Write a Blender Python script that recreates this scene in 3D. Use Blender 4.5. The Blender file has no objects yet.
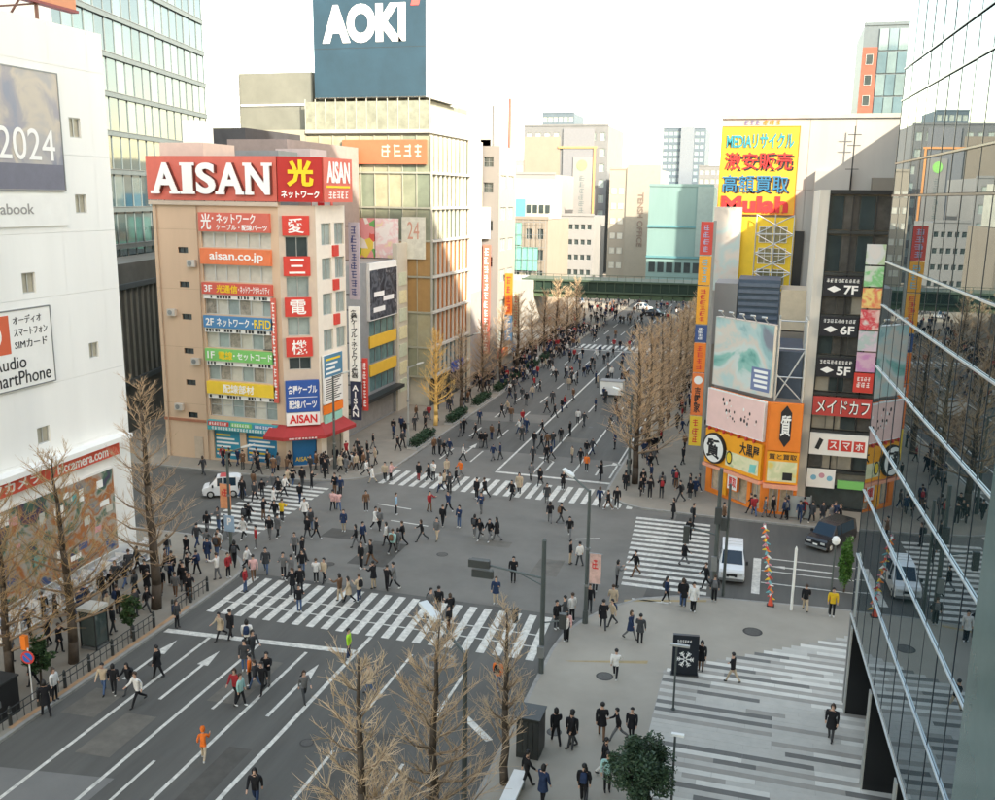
import bpy, math, random
from mathutils import Matrix, Vector
random.seed(7)
SC = bpy.context.scene
COL = SC.collection
RAD = math.radians

# ---------------------------------------------------------------- camera, sky, sun, exposure
FPX, YAW, PITCH, ROLL, EYE = 944.7, .282985, .212411, .0137833, 24.0
cam_data = bpy.data.cameras.new('camera')
cam_data.sensor_width = 36; cam_data.lens = 36 * FPX / 995
cam_data.clip_start = .1; cam_data.clip_end = 6000
CAM = bpy.data.objects.new('camera', cam_data); COL.objects.link(CAM)
ROT = Matrix.Rotation(YAW, 3, 'Z') @ Matrix.Rotation(math.pi / 2 - PITCH, 3, 'X') @ Matrix.Rotation(ROLL, 3, 'Z')
CAM.matrix_world = Matrix.Translation((0, 0, EYE)) @ ROT.to_4x4()
SC.camera = CAM

SUN_EL, SUN_X, SUN_Y = RAD(31), .80, -.60
world = bpy.data.worlds.new('World'); SC.world = world; world.use_nodes = True
wn = world.node_tree.nodes; wl = world.node_tree.links
sky = wn.new('ShaderNodeTexSky'); sky.sky_type = 'NISHITA'; sky.sun_disc = False
sky.sun_elevation = SUN_EL; sky.sun_rotation = math.atan2(SUN_X, SUN_Y)
sky.air_density = 1.0; sky.dust_density = .9; sky.ozone_density = 1.0
hs_ = wn.new('ShaderNodeHueSaturation'); hs_.inputs['Saturation'].default_value = 1.0      # thin winter haze: a paler sky
wb_ = wn.new('ShaderNodeVectorMath'); wb_.operation = 'MULTIPLY'; wb_.inputs[1].default_value = (1.30, 1.02, .73)      # warm white balance
wl.new(sky.outputs[0], hs_.inputs['Color']); wl.new(hs_.outputs[0], wb_.inputs[0]); wl.new(wb_.outputs[0], wn['Background'].inputs[0]); wn['Background'].inputs[1].default_value = .14
sun = bpy.data.lights.new('sun', 'SUN'); sun.energy = 2.0; sun.angle = RAD(.6); sun.color = (1, .9, .74)
sun_o = bpy.data.objects.new('sun', sun); COL.objects.link(sun_o)
sun_o.rotation_euler = Vector((SUN_X * math.cos(SUN_EL), SUN_Y * math.cos(SUN_EL), math.sin(SUN_EL))).to_track_quat('Z', 'Y').to_euler()
sun_o.location = (30, -20, 120)
SC.view_settings.view_transform = 'Standard'; SC.view_settings.look = 'None'
SC.view_settings.exposure = 2.75; SC.view_settings.gamma = 1.0
try:
    SC.cycles.max_bounces = 6; SC.cycles.diffuse_bounces = 3; SC.cycles.glossy_bounces = 3
    SC.cycles.transparent_max_bounces = 6; SC.cycles.use_denoising = True
except Exception:
    pass

# ---------------------------------------------------------------- photograph pixel -> place
def ray(x, y):
    return ROT @ Vector(((x - 497.5) / FPX, (400 - y) / FPX, -1))
def G(x, y, z=0.0):
    d = ray(x, y); t = (z - EYE) / d.z; return (d.x * t, d.y * t)
def AY(x, y, Y):
    d = ray(x, y); t = Y / d.y; return (d.x * t, EYE + d.z * t)          # (X, Z) on the plane Y
def AX(x, y, X):
    d = ray(x, y); t = X / d.x; return (d.y * t, EYE + d.z * t)          # (Y, Z) on the plane X

# ---------------------------------------------------------------- materials
MATS = {}
def mat(name, col, rough=.75, metal=0.0, var=.12, scale=1.5, spec=.4, bump=0.0, ior=None, streak=False, emit=0, tint=None):
    if name in MATS: return MATS[name]
    m = bpy.data.materials.new(name); MATS[name] = m; m.use_nodes = True
    n, l = m.node_tree.nodes, m.node_tree.links; b = n['Principled BSDF']
    b.inputs['Roughness'].default_value = rough; b.inputs['Metallic'].default_value = metal
    b.inputs['Specular IOR Level'].default_value = spec
    if ior: b.inputs['IOR'].default_value = ior
    if tint: b.inputs['Specular Tint'].default_value = (*tint, 1)
    c = (*col, 1)
    if var > 0:
        g = n.new('ShaderNodeNewGeometry'); mp = n.new('ShaderNodeMapping')
        mp.inputs['Scale'].default_value = (1, .1, 1) if streak == 'y' else ((1, 1, .15) if streak else (1, 1, 1))
        l.new(g.outputs['Position'], mp.inputs[0])
        no = n.new('ShaderNodeTexNoise'); no.inputs['Scale'].default_value = scale; no.inputs['Detail'].default_value = 5
        no.inputs['Roughness'].default_value = .65
        l.new(mp.outputs[0], no.inputs['Vector'])
        r = n.new('ShaderNodeMapRange'); r.inputs[1].default_value = .3; r.inputs[2].default_value = .7
        r.inputs[3].default_value = 1 - var; r.inputs[4].default_value = 1 + var * .6
        l.new(no.outputs[0], r.inputs[0])
        mx = n.new('ShaderNodeVectorMath'); mx.operation = 'SCALE'; mx.inputs[0].default_value = col
        l.new(r.outputs[0], mx.inputs['Scale']); l.new(mx.outputs[0], b.inputs['Base Color'])
        if bump:
            no2 = n.new('ShaderNodeTexNoise'); no2.inputs['Scale'].default_value = 30; no2.inputs['Detail'].default_value = 3
            l.new(g.outputs['Position'], no2.inputs['Vector'])
            bp = n.new('ShaderNodeBump'); bp.inputs['Strength'].default_value = bump; bp.inputs['Distance'].default_value = .02
            l.new(no2.outputs[0], bp.inputs['Height']); l.new(bp.outputs[0], b.inputs['Normal'])
    else:
        b.inputs['Base Color'].default_value = c
    if emit:
        b.inputs['Emission Color'].default_value = c; b.inputs['Emission Strength'].default_value = emit
    return m

def artmat(name, palette, scale=.6, mode='noise', seed=0, rough=.45):
    """flat print: soft patches of a palette"""
    if name in MATS: return MATS[name]
    m = bpy.data.materials.new(name); MATS[name] = m; m.use_nodes = True
    n, l = m.node_tree.nodes, m.node_tree.links; b = n['Principled BSDF']; b.inputs['Roughness'].default_value = rough
    g = n.new('ShaderNodeNewGeometry'); mp = n.new('ShaderNodeMapping'); mp.inputs['Location'].default_value = (seed * 3.7, seed * 1.3, seed)
    l.new(g.outputs['Position'], mp.inputs[0])
    rp = n.new('ShaderNodeValToRGB'); e = rp.color_ramp.elements
    rp.color_ramp.interpolation = 'EASE' if mode == 'noise' else 'CONSTANT'
    k = len(palette)
    for i, c in enumerate(palette):
        p = (.28 + .44 * i / (k - 1)) if mode == 'noise' else i / k
        el = e[i] if i < 2 else e.new(p)
        el.position = p; el.color = (*c, 1)
    for i, c in enumerate(palette):
        p = (.28 + .44 * i / (k - 1)) if mode == 'noise' else i / k
        e[i].position = p; e[i].color = (*c, 1)
    if mode == 'noise':
        t = n.new('ShaderNodeTexNoise'); t.inputs['Scale'].default_value = scale; t.inputs['Detail'].default_value = 4
        t.inputs['Distortion'].default_value = .5; out = t.outputs[0]
    else:
        t = n.new('ShaderNodeTexVoronoi'); t.inputs['Scale'].default_value = scale; out = t.outputs['Color']
    l.new(mp.outputs[0], t.inputs['Vector']); l.new(out, rp.inputs[0]); l.new(rp.outputs[0], b.inputs['Base Color'])
    return m

# ---------------------------------------------------------------- mesh building
ORG = {}
def V(x, y, z): return (x, y, z)
class Fr:
    """facade frame: a runs to the viewer's side along the wall, z up, d out of the wall"""
    def __init__(s, x, y, ang):
        s.x, s.y, s.ang = x, y, RAD(ang); s.c, s.s = math.cos(s.ang), math.sin(s.ang)
    def p(s, a, z, d=0.0):
        return (s.x + s.c * a + s.s * d, s.y + s.s * a - s.c * d, z)
def fr_scaled(p, q, n):
    """the wall from p to q measured as n units long"""
    f = fr2(p, q); k = f.len / n; g = Fr(p[0], p[1], 0); g.ang = f.ang; g.c, g.s = f.c * k, f.s * k; g.len = n
    g.p = lambda a, z, d=0.0: (p[0] + f.c * k * a + f.s * d, p[1] + f.s * k * a - f.c * d, z); g.k = k
    return g
def fr2(p, q):
    f = Fr(p[0], p[1], math.degrees(math.atan2(q[1] - p[1], q[0] - p[0]))); f.len = math.hypot(q[0] - p[0], q[1] - p[1]); return f
ID = Fr(0, 0, 0)
class MB:
    def __init__(s): s.v, s.f = [], []
    def quad(s, *pts):
        n = len(s.v); s.v += [tuple(p) for p in pts]; s.f.append(tuple(range(n, n + len(pts)))); return s
    def box(s, F, a0, a1, z0, z1, d0, d1):
        n = len(s.v)
        for d in (d0, d1):
            s.v += [F.p(a0, z0, d), F.p(a1, z0, d), F.p(a1, z1, d), F.p(a0, z1, d)]
        s.f += [tuple(n + i for i in q) for q in ((0, 3, 2, 1), (4, 5, 6, 7), (0, 1, 5, 4), (1, 2, 6, 5), (2, 3, 7, 6), (3, 0, 4, 7))]
        return s
    def bx(s, x0, x1, y0, y1, z0, z1):
        return s.box(ID, x0, x1, z0, z1, -y1, -y0)
    def tube(s, p, q, r0, r1=None, n=6, caps=True):
        r1 = r0 if r1 is None else r1
        p, q = Vector(p), Vector(q); w = (q - p)
        if w.length < 1e-6: return s
        w.normalize(); u = w.cross(Vector((0, 0, 1)) if abs(w.z) < .95 else Vector((1, 0, 0))).normalized(); t = w.cross(u)
        b = len(s.v)
        for c, r in ((p, r0), (q, r1)):
            for i in range(n):
                a = 2 * math.pi * i / n; s.v.append(tuple(c + (u * math.cos(a) + t * math.sin(a)) * r))
        for i in range(n):
            j = (i + 1) % n; s.f.append((b + i, b + j, b + n + j, b + n + i))
        if caps: s.f.append(tuple(b + n - 1 - i for i in range(n))); s.f.append(tuple(b + n + i for i in range(n)))
        return s
    def path(s, pts, rs, n=6):
        for i in range(len(pts) - 1): s.tube(pts[i], pts[i + 1], rs[i], rs[i + 1], n, True)
        return s
    def prism(s, poly, z0, z1):
        n = len(s.v); k = len(poly)
        s.v += [(x, y, z0) for x, y in poly] + [(x, y, z1) for x, y in poly]
        s.f.append(tuple(n + k + i for i in range(k))); s.f.append(tuple(n + k - 1 - i for i in range(k)))
        for i in range(k):
            j = (i + 1) % k; s.f.append((n + i, n + j, n + k + j, n + k + i))
        return s
    def fpoly(s, F, poly, d0, d1):
        n = len(s.v); k = len(poly)
        s.v += [F.p(a, z, d0) for a, z in poly] + [F.p(a, z, d1) for a, z in poly]
        s.f.append(tuple(n + k + i for i in range(k))); s.f.append(tuple(n + k - 1 - i for i in range(k)))
        for i in range(k):
            j = (i + 1) % k; s.f.append((n + i, n + j, n + k + j, n + k + i))
        return s
    def disc(s, F, a, z, r, d0, d1, n=20):
        return s.fpoly(F, [(a + r * math.cos(2 * math.pi * i / n), z + r * math.sin(2 * math.pi * i / n)) for i in range(n)], d0, d1)
    def sheet(s, poly, z):
        return s.quad(*[(x, y, z) for x, y in poly])
    def loft(s, rings, cap=True):
        n = len(s.v); k = len(rings[0])
        for r in rings: s.v += [tuple(p) for p in r]
        for i in range(len(rings) - 1):
            for j in range(k):
                m = (j + 1) % k; a = n + i * k
                s.f.append((a + j, a + m, a + k + m, a + k + j))
        if cap: s.f.append(tuple(n + k - 1 - i for i in range(k))); s.f.append(tuple(n + (len(rings) - 1) * k + i for i in range(k)))
        return s
    def wall(s, F, a0, a1, z0, z1, holes, dep=.25):
        """a wall face with real openings and reveals; holes = (a0, a1, z0, z1)"""
        A = sorted({a0, a1, *[h[0] for h in holes], *[h[1] for h in holes]}); Z = sorted({z0, z1, *[h[2] for h in holes], *[h[3] for h in holes]})
        A = [a for a in A if a0 <= a <= a1]; Z = [z for z in Z if z0 <= z <= z1]
        for j in range(len(Z) - 1):
            zc = (Z[j] + Z[j + 1]) / 2; row = [h for h in holes if h[2] < zc < h[3]]
            st = None
            for i in range(len(A) - 1):
                ac = (A[i] + A[i + 1]) / 2; solid = not any(h[0] < ac < h[1] for h in row)
                if solid and st is None: st = A[i]
                if st is not None and (not solid or i == len(A) - 2):
                    e = A[i + 1] if solid else A[i]
                    s.quad(F.p(st, Z[j]), F.p(e, Z[j]), F.p(e, Z[j + 1]), F.p(st, Z[j + 1])); st = None
        for h in holes:
            b, c, y, z = h
            for (p, q) in (((b, y), (b, z)), ((b, z), (c, z)), ((c, z), (c, y)), ((c, y), (b, y))):
                s.quad(F.p(*p, 0), F.p(*q, 0), F.p(*q, -dep), F.p(*p, -dep))
        return s
    def mesh(s, name, m, org=(0, 0, 0), smooth=False):
        me = bpy.data.meshes.new(name)
        ox, oy, oz = org
        me.from_pydata([(x - ox, y - oy, z - oz) for x, y, z in s.v] if org != (0, 0, 0) else s.v, [], s.f); me.update()
        for k in (m if isinstance(m, (list, tuple)) else [m]): me.materials.append(k)
        if smooth: me.polygons.foreach_set('use_smooth', [True] * len(me.polygons))
        return me
    def build(s, name, m, parent=None, smooth=False):
        org = ORG.get(parent.name, (0, 0, 0)) if parent else (0, 0, 0)
        return link(name, s.mesh(name, m, org, smooth), parent)
def link(name, data, parent=None, loc=None, rz=0.0):
    o = bpy.data.objects.new(name, data); COL.objects.link(o)
    if parent:
        o.parent = parent; ORG[o.name] = ORG.get(parent.name, (0, 0, 0))
    if loc is not None:
        g = ORG.get(parent.name, (0, 0, 0)) if parent else (0, 0, 0)
        o.location = (loc[0] - g[0], loc[1] - g[1], loc[2] - g[2])
    if rz: o.rotation_euler = (0, 0, rz)
    return o
def tag(o, label, cat, group=None):
    o['label'] = label; o['category'] = cat
    if group: o['group'] = group
    return o
def thing(name, label, cat, loc=(0, 0, 0), group=None):
    o = bpy.data.objects.new(name, None); COL.objects.link(o); o.empty_display_size = .3
    o.location = loc; ORG[o.name] = tuple(loc)
    return tag(o, label, cat, group)
def struct(o): o['kind'] = 'structure'; return o
def dup(root, loc, rz=0, label=None, sc=1.0):
    r = root.copy(); COL.objects.link(r); r.location = loc; r.rotation_euler = (0, 0, rz); r.scale = (sc, sc, sc)
    if label: r['label'] = label
    def kids(a, b):
        for ch in list(a.children):
            c = ch.copy(); COL.objects.link(c); c.parent = b; kids(ch, c)
    kids(root, r)
    return r
SHARED = {}
def piece(name, parent, F, a, z, d, w, h, t, m, rx=0):
    """a small box part centred at (a, z), its back at d; alike pieces share mesh data"""
    k = (round(w, 3), round(h, 3), round(t, 3), m.name)
    if k not in SHARED: SHARED[k] = MB().box(ID, -w / 2, w / 2, -h / 2, h / 2, 0, t).mesh(name, m)
    return link(name, SHARED[k], parent, F.p(a, z, d), F.ang + rx)
def window(parent, F, a0, a1, z0, z1, d=-.2, cols=2, rows=1, fm=None, gm=None, bar=.06):
    """a window part (frame) with its pane as a sub-part"""
    fm = fm or M_ALU; gm = gm or M_GLASS
    w, h = a1 - a0, z1 - z0; k = ('win', round(w, 2), round(h, 2), cols, rows, fm.name, gm.name)
    if k not in SHARED:
        b = MB()
        for i in range(cols + 1):
            x = -w / 2 + (w - bar) * i / cols; b.box(ID, x, x + bar, -h / 2, h / 2, .02, .08)
        for i in range(rows + 1):
            z = -h / 2 + (h - bar) * i / rows; b.box(ID, -w / 2 + bar, w / 2 - bar, z, z + bar, .021, .079)
        SHARED[k] = (b.mesh('window', fm), MB().box(ID, -w / 2 + .01, w / 2 - .01, -h / 2 + .01, h / 2 - .01, .0, .018).mesh('pane', gm))
    o = link('window', SHARED[k][0], parent, F.p((a0 + a1) / 2, (z0 + z1) / 2, d), F.ang)
    p = bpy.data.objects.new('pane', SHARED[k][1]); COL.objects.link(p); p.parent = o
    return o
# lettering -------------------------------------------------------
GLYPH = {}
def glyphs(body, bold):
    k = (body, bold)
    if k in GLYPH: return GLYPH[k]
    c = bpy.data.curves.new('lettering', 'FONT'); c.body = body; c.size = 1; c.resolution_u = 2 if any(ord(q) > 255 for q in body) else 5; c.offset = bold
    c.align_x = 'CENTER'; c.space_line = .82 if '\n' in body else 1
    o = bpy.data.objects.new('lettering', c)
    me = o.to_mesh()
    v = [tuple(p.co) for p in me.vertices]; f = [tuple(p.vertices) for p in me.polygons]
    o.to_mesh_clear(); bpy.data.objects.remove(o); bpy.data.curves.remove(c)
    if not v: v, f = [(0, 0, 0), (1, 0, 0), (1, 1, 0), (0, 1, 0)], [(0, 1, 2, 3)]
    x0, x1 = min(p[0] for p in v), max(p[0] for p in v); y0, y1 = min(p[1] for p in v), max(p[1] for p in v)
    GLYPH[k] = ([((p[0] - x0) / (x1 - x0 or 1), (p[1] - y0) / (y1 - y0 or 1)) for p in v], f); return GLYPH[k]
def text(parent, F, body, a0, a1, z0, z1, d, m, bold=.02, dep=.05, name='lettering', slant=0.0):
    v, f = glyphs(body, bold); w, h = a1 - a0, z1 - z0
    b = MB(); b.v = [F.p(a0 + w * p[0] + slant * p[1], z0 + h * p[1], d + dep) for p in v]; b.f = list(f)
    n = len(b.v); cnt = {}
    for q in f:
        for i in range(len(q)):
            e = (q[i], q[(i + 1) % len(q)]); cnt[e] = 1
    b.v += [F.p(a0 + w * p[0] + slant * p[1], z0 + h * p[1], d) for p in v]
    for (i, j) in cnt:
        if (j, i) not in cnt: b.f.append((j, i, n + i, n + j))
    return b.build(name, m, parent)
def marks(parent, F, a0, a1, z0, z1, d, m, n=4, upright=False, seed=1, dep=.02):
    """print too small or blurred to read in the photograph: stroke-like marks, no characters"""
    r = random.Random(seed * 13 + n); b = MB()
    for k in range(n):
        if upright: c0, c1, y0, y1 = a0, a1, z1 - (z1 - z0) * (k + .9) / n, z1 - (z1 - z0) * (k + .1) / n
        else: c0, c1, y0, y1 = a0 + (a1 - a0) * (k + .08) / n, a0 + (a1 - a0) * (k + .92) / n, z0, z1
        w, h = c1 - c0, y1 - y0; t = .13
        for q in range(3):
            yy = y0 + h * (.05 + .38 * q + r.uniform(-.05, .05)); b.box(F, c0 + w * r.uniform(0, .25), c1 - w * r.uniform(0, .25), yy, yy + h * t, d, d + dep)
        xx = c0 + w * r.uniform(.2, .7); b.box(F, xx, xx + w * t, y0, y1, d, d + dep * .98)
        if r.random() < .6: xx = c0 + w * r.uniform(0, .2); b.box(F, xx, xx + w * t, y0 + h * .1, y0 + h * .7, d, d + dep * .96)
    return b.build('lettering', m, parent)
def vert(s): return '\n'.join(s.replace('ー', '｜'))
def sign(parent, F, a0, a1, z0, z1, d0, d1, m, name='sign', edge=None):
    """a signboard: box face with a thin raised edge"""
    b = MB().box(F, a0, a1, z0, z1, d0, d1); o = b.build(name, m, parent)
    if edge:
        e = MB(); t = .06
        e.box(F, a0 - t, a1 + t, z1, z1 + t, d0, d1 + .03).box(F, a0 - t, a1 + t, z0 - t, z0, d0, d1 + .03)
        e.box(F, a0 - t, a0, z0, z1, d0, d1 + .03).box(F, a1, a1 + t, z0, z1, d0, d1 + .03).build('sign_edge', edge, o)
    return o

# shared materials
M_ALU = mat('aluminium', (.55, .56, .54), .4, .6, .06)
M_GLASS = mat('window_glass', (.05, .065, .065), .06, 0, .25, .8, .8)
M_GLASSP = mat('pale_glass', (.30, .36, .34), .08, 0, .25, .6, .8)
M_BLIND = mat('pale_blind', (.55, .53, .45), .6, 0, .15, 1.2)
M_WHITE = mat('white_paint', (.80, .79, .74), .6, 0, .06, .7)
M_BLACK = mat('black_metal', (.02, .021, .022), .45, .2, .1)
M_DARK = mat('dark_metal', (.05, .055, .055), .45, .5, .12)
M_GREY = mat('grey_metal', (.25, .26, .26), .45, .6, .12)
M_CONC = mat('concrete', (.36, .35, .32), .85, 0, .15, .8, streak=True)
M_TEXTW = mat('white_lettering', (.85, .84, .8), .5, 0, 0)
M_TEXTB = mat('black_lettering', (.02, .02, .022), .5, 0, 0)
M_RED = mat('red_print', (.58, .055, .04), .45, 0, .06)
M_TEXTR = mat('red_lettering', (.6, .03, .03), .5, 0, 0)
M_TEXTY = mat('yellow_lettering', (.85, .60, .02), .5, 0, 0)
M_TEXTBL = mat('blue_lettering', (.03, .16, .30), .5, 0, 0)
M_ORANGE = mat('orange_print', (.80, .20, .02), .5, 0, .06)
M_YEL = mat('yellow_print', (.80, .55, .04), .5, 0, .06)
# ================================================================ the setting: ground, roads, pavements, markings
M_ASPH = mat('asphalt', (.106, .102, .090), .85, 0, .2, .8, .3, bump=.25, streak='y')
M_ASPH2 = mat('crossing_asphalt', (.162, .153, .132), .85, 0, .16, .3, .3, bump=.25)
M_PAVE = mat('pavement_stone', (.27, .24, .19), .85, 0, .14, .5, .3, bump=.2)
M_PLAZA = mat('plaza_stone', (.325, .295, .24), .8, 0, .13, .22, .3, bump=.15)
M_KERB = mat('kerb_stone', (.30, .29, .26), .85, 0, .2, 1.5)
M_PAINT = mat('road_paint', (.60, .58, .51), .7, 0, .34, 3.2, .3)
M_TACT = mat('tactile_yellow', (.34, .26, .13), .8, 0, .2, 2)
M_GRND = mat('far_ground', (.12, .118, .11), .9, 0, .2, .05)

struct(MB().sheet([(-3000, -3000), (3000, -3000), (3000, 3000), (-3000, 3000)], -.02).build('ground', M_GRND))
struct(MB().sheet([(-31.5, -60), (-10.2, -60), (-10.2, 56), (-12.3, 72), (-12.3, 420), (-31.5, 420)], 0).build('main_street', M_ASPH))
struct(MB().sheet([(-220, 55.5), (-31.4, 55.5), (-31.4, 69.6), (-220, 69.6)], .002).build('side_street', M_ASPH))
struct(MB().sheet([(-12, 55), (200, 55), (200, 71.2), (-12, 71.2)], .003).build('cross_street', M_ASPH))
struct(MB().sheet([(-35.8, 50.6), (-9, 50.6), (-6.4, 54.2), (-6, 71), (-10, 76), (-12.2, 84.5), (-31.4, 84.5), (-31.4, 78), (-33, 72), (-36, 69.4)], .006).build('crossing_surface', M_ASPH2))
struct(MB().sheet([(-30.2, 10), (-25.2, 10), (-25.0, 29.4), (-30.4, 28.6)], .007).build('road_patch', mat('concrete_patch', (.17, .165, .15), .85, 0, .12, .6)))
struct(MB().sheet([(-31.4, 96), (-23, 97), (-23, 101), (-31.4, 100)], .007).build('road_patch', MATS['crossing_asphalt']))

rpt = random.Random(21)
for k, (x0, x1, y0, y1) in enumerate(((-27.9, -26.2, 30.5, 34), (-21.8, -20.6, 26, 33), (-24.9, -23.2, 36, 40.5), (-16.5, -14.4, 30, 36), (-30.8, -29, 33, 35.5), (-26, -23.4, 54, 58.5), (-19, -16.5, 60, 61.2), (-30, -27.5, 58, 60), (-14, -12.2, 56, 59), (-28.6, -26.2, 87, 93), (-20.5, -17, 90, 92), (-18, -14, 103, 109))):
    c = (.088, .082, .070) if k % 2 else (.142, .130, .108)
    struct(MB().sheet([(x0, y0), (x1, y0 + .1), (x1 - .05, y1), (x0 + .08, y1 - .1)], .0085).build('road_patch', mat('repair_dark' if k % 2 else 'repair_pale', c, .85, 0, .22, 1.2, .3, bump=.2)))
def arc(cx, cy, r, a0, a1, n=7):
    return [(cx + r * math.cos(RAD(a0 + (a1 - a0) * i / n)), cy + r * math.sin(RAD(a0 + (a1 - a0) * i / n))) for i in range(n + 1)]
KH = .13
def pavement(name, poly, kerb_from, kerb_to, m):
    """a raised slab; its kerb stones along poly[kerb_from:kerb_to] are parts"""
    o = struct(MB().prism(poly, -.05, KH).build(name, m))
    pts = [Vector((x, y, 0)) for x, y in poly[kerb_from:kerb_to]]; L = 1.2; acc = []; 
    for i in range(len(pts) - 1):
        p, q = pts[i], pts[i + 1]; n = max(1, round((q - p).length / L))
        for j in range(n): acc.append((p.lerp(q, j / n), p.lerp(q, (j + 1) / n)))
    cx = sum(x for x, _ in poly) / len(poly); cy = sum(y for _, y in poly) / len(poly)
    for p, q in acc:
        m_ = (p + q) / 2; d = (q - p); w = d.length - .02
        if not (8 < m_.y < 130 and -60 < m_.x < 14): continue
        k = ('kerb', round(w, 1))
        if k not in SHARED: SHARED[k] = MB().bx(-round(w, 1) / 2 + .01, round(w, 1) / 2 - .01, -.02, .17, -.04, KH + .006).mesh('kerb_stone', M_KERB)
        ang = math.atan2(d.y, d.x); n_ = Vector((-math.sin(ang), math.cos(ang), 0))
        if n_.dot(Vector((cx, cy, 0)) - m_) < 0: ang += math.pi
        link('kerb_stone', SHARED[k], o, (m_.x, m_.y, 0), ang)
    return o
SWP = [(-31.5, -60), (-31.5, 49)] + arc(-36, 49, 4.5, 0, 80)[1:] + [(-38, 55.3), (-220, 55.5), (-220, -60)]
pavement('store_pavement', SWP, 0, 11, M_PAVE)
NWP = [(-220, 69.6), (-37.5, 69.6)] + arc(-37.0, 75.6, 5.5, -80, 0)[0:] + [(-31.5, 420), (-220, 420)]
pavement('corner_pavement', NWP, 0, 11, M_PAVE)
NEP = [(-12.3, 420), (-12.3, 78)] + arc(-7.6, 76.0, 4.7, 180, 255) + [(-5, 71.2), (200, 71.2), (200, 420)]
pavement('shop_pavement', NEP, 0, 12, M_PAVE)
SEP = [(-10.2, -60), (-10.2, 46)] + [(-10.0, 48), (-9.4, 50), (-8.3, 52.2), (-6.6, 54.2), (-4.5, 55.3), (-2.1, 55.8), (1, 56.1), (5.4, 56.4), (200, 57), (200, -60)]
pavement('plaza', SEP, 0, 11, M_PLAZA)

def marking(name, polys, parent_name, zz=.012):
    """one painted marking, each of its strokes a part"""
    root = struct(MB().sheet(polys[0], zz).build(parent_name, M_PAINT))
    for p in polys[1:]: MB().sheet(p, zz).build(name, M_PAINT, root)
    return root
def rect(x0, x1, y0, y1, sk=0.0): return [(x0, y0), (x1, y0), (x1 + sk, y1), (x0 + sk, y1)]
zb = []
x = -30.6
while x < -10.9: zb.append(rect(x, x + .46, 44.7, 50.1, -.1 + .3 * (x + 30) / 20 * -.5)); x += .92
marking('stripe', zb, 'zebra_crossing')
zb = []; x = -31.2
while x < -9.4: zb.append(rect(x, x + .46, 71.2, 75.4)); x += .92
marking('stripe', zb, 'zebra_crossing')
zb = []; y = 57.0
while y < 68.9: zb.append(rect(-39.6, -34.4, y, y + .46)); y += .92
marking('stripe', zb, 'zebra_crossing')
zb = []; y = 56.2
while y < 69.9:
    e = -8.0 - (y - 56) * .07; zb.append(rect(e, -2.7 - (y - 56) * .05, y, y + .46)); y += .92
marking('stripe', zb, 'zebra_crossing')
zb = []; x = -31
while x < -13: zb.append(rect(x, x + .46, 150, 154.5)); x += .92
marking('stripe', zb, 'zebra_crossing')
# worn cycle lane edging across the zebra crossings
marking('stroke', [rect(-30.5, -11, 46.2, 46.32), rect(-30.5, -11, 47.6, 47.72)], 'cycle_lane_line', .016)
def dashes(x, y0, y1, on, off, w=.15):
    r = []; y = y0
    while y < y1: r.append(rect(x - w / 2, x + w / 2, y, min(y + on, y1))); y += on + off
    return r
for x in (-28.5, -25.5, -22.65): marking('stroke', [rect(x - .09, x + .09, -20, 41.9)], 'lane_line')
marking('stroke', [rect(-20.2, -19.98, -20, 44.6)], 'lane_line')
marking('stroke', [[(-31.3, 41.6), (-20.1, 42.5), (-20.1, 42.95), (-31.3, 42.05)]], 'stop_line')
marking('stroke', dashes(-24.2, 35.4, 41, 2.6, 9) + dashes(-24.2, 10, 32, 3, 6), 'lane_line')
marking('stroke', [rect(-17.25, -17.1, 37.6, 43.4)] + dashes(-17.2, 10, 34, 5, 5), 'lane_line')
marking('stroke', [rect(-13.95, -13.8, 37.5, 42.6)] + dashes(-13.9, 10, 34, 5, 5), 'lane_line')
marking('stroke', [[(-12.7, 38.3), (-11, 36.7), (-10.75, 36.95), (-12.45, 38.55)]], 'road_mark')
def arrow(x, y0, y1, turn=0):
    s = [rect(x - .09, x + .09, y0, y1 - 1.6), [(x - .32, y1 - 1.6), (x + .32, y1 - 1.6), (x, y1)]]
    if turn: s = [rect(x - .09, x + .09, y0, y1 - 1.5), [(x - .09, y1 - 1.5), (x + .09, y1 - 1.5), (x + turn * .9, y1 - .7), (x + turn * .9, y1 - .4)], [(x + turn * .8, y1 - 1.0), (x + turn * 1.7, y1 - .4), (x + turn * .8, y1 + .1)]]
    return marking('stroke', s, 'lane_arrow')
arrow(-27.1, 35.4, 40.6); arrow(-21.4, 35.6, 40.9); arrow(-30.0, 36.5, 41); arrow(-18.5, 79.5, 84, -1); arrow(-14, 79.5, 84, 1); arrow(-27.2, 82, 86.5)
marking('stroke', [rect(-22.75, -22.55, 78.2, 149)], 'lane_line')
marking('stroke', [[(-22.7, 77.5), (-12.2, 77.2), (-12.2, 77.65), (-22.7, 77.95)]], 'stop_line')
for x in (-19.4, -16.0): marking('stroke', [rect(x - .08, x + .08, 78.2, 101)] + dashes(x, 104, 149, 4, 5), 'lane_line')
for x in (-25.8, -28.8): marking('stroke', dashes(x, 80, 149, 4, 5), 'lane_line')
marking('stroke', [rect(-12.75, -12.6, 79, 148)], 'lane_line')
marking('stroke', [rect(-31.3, -13, 148.6, 149)], 'stop_line')
for x in (-28.8, -25.8, -22.6, -19.4, -16): marking('stroke', dashes(x, 157, 260, 5, 5), 'lane_line')
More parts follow.
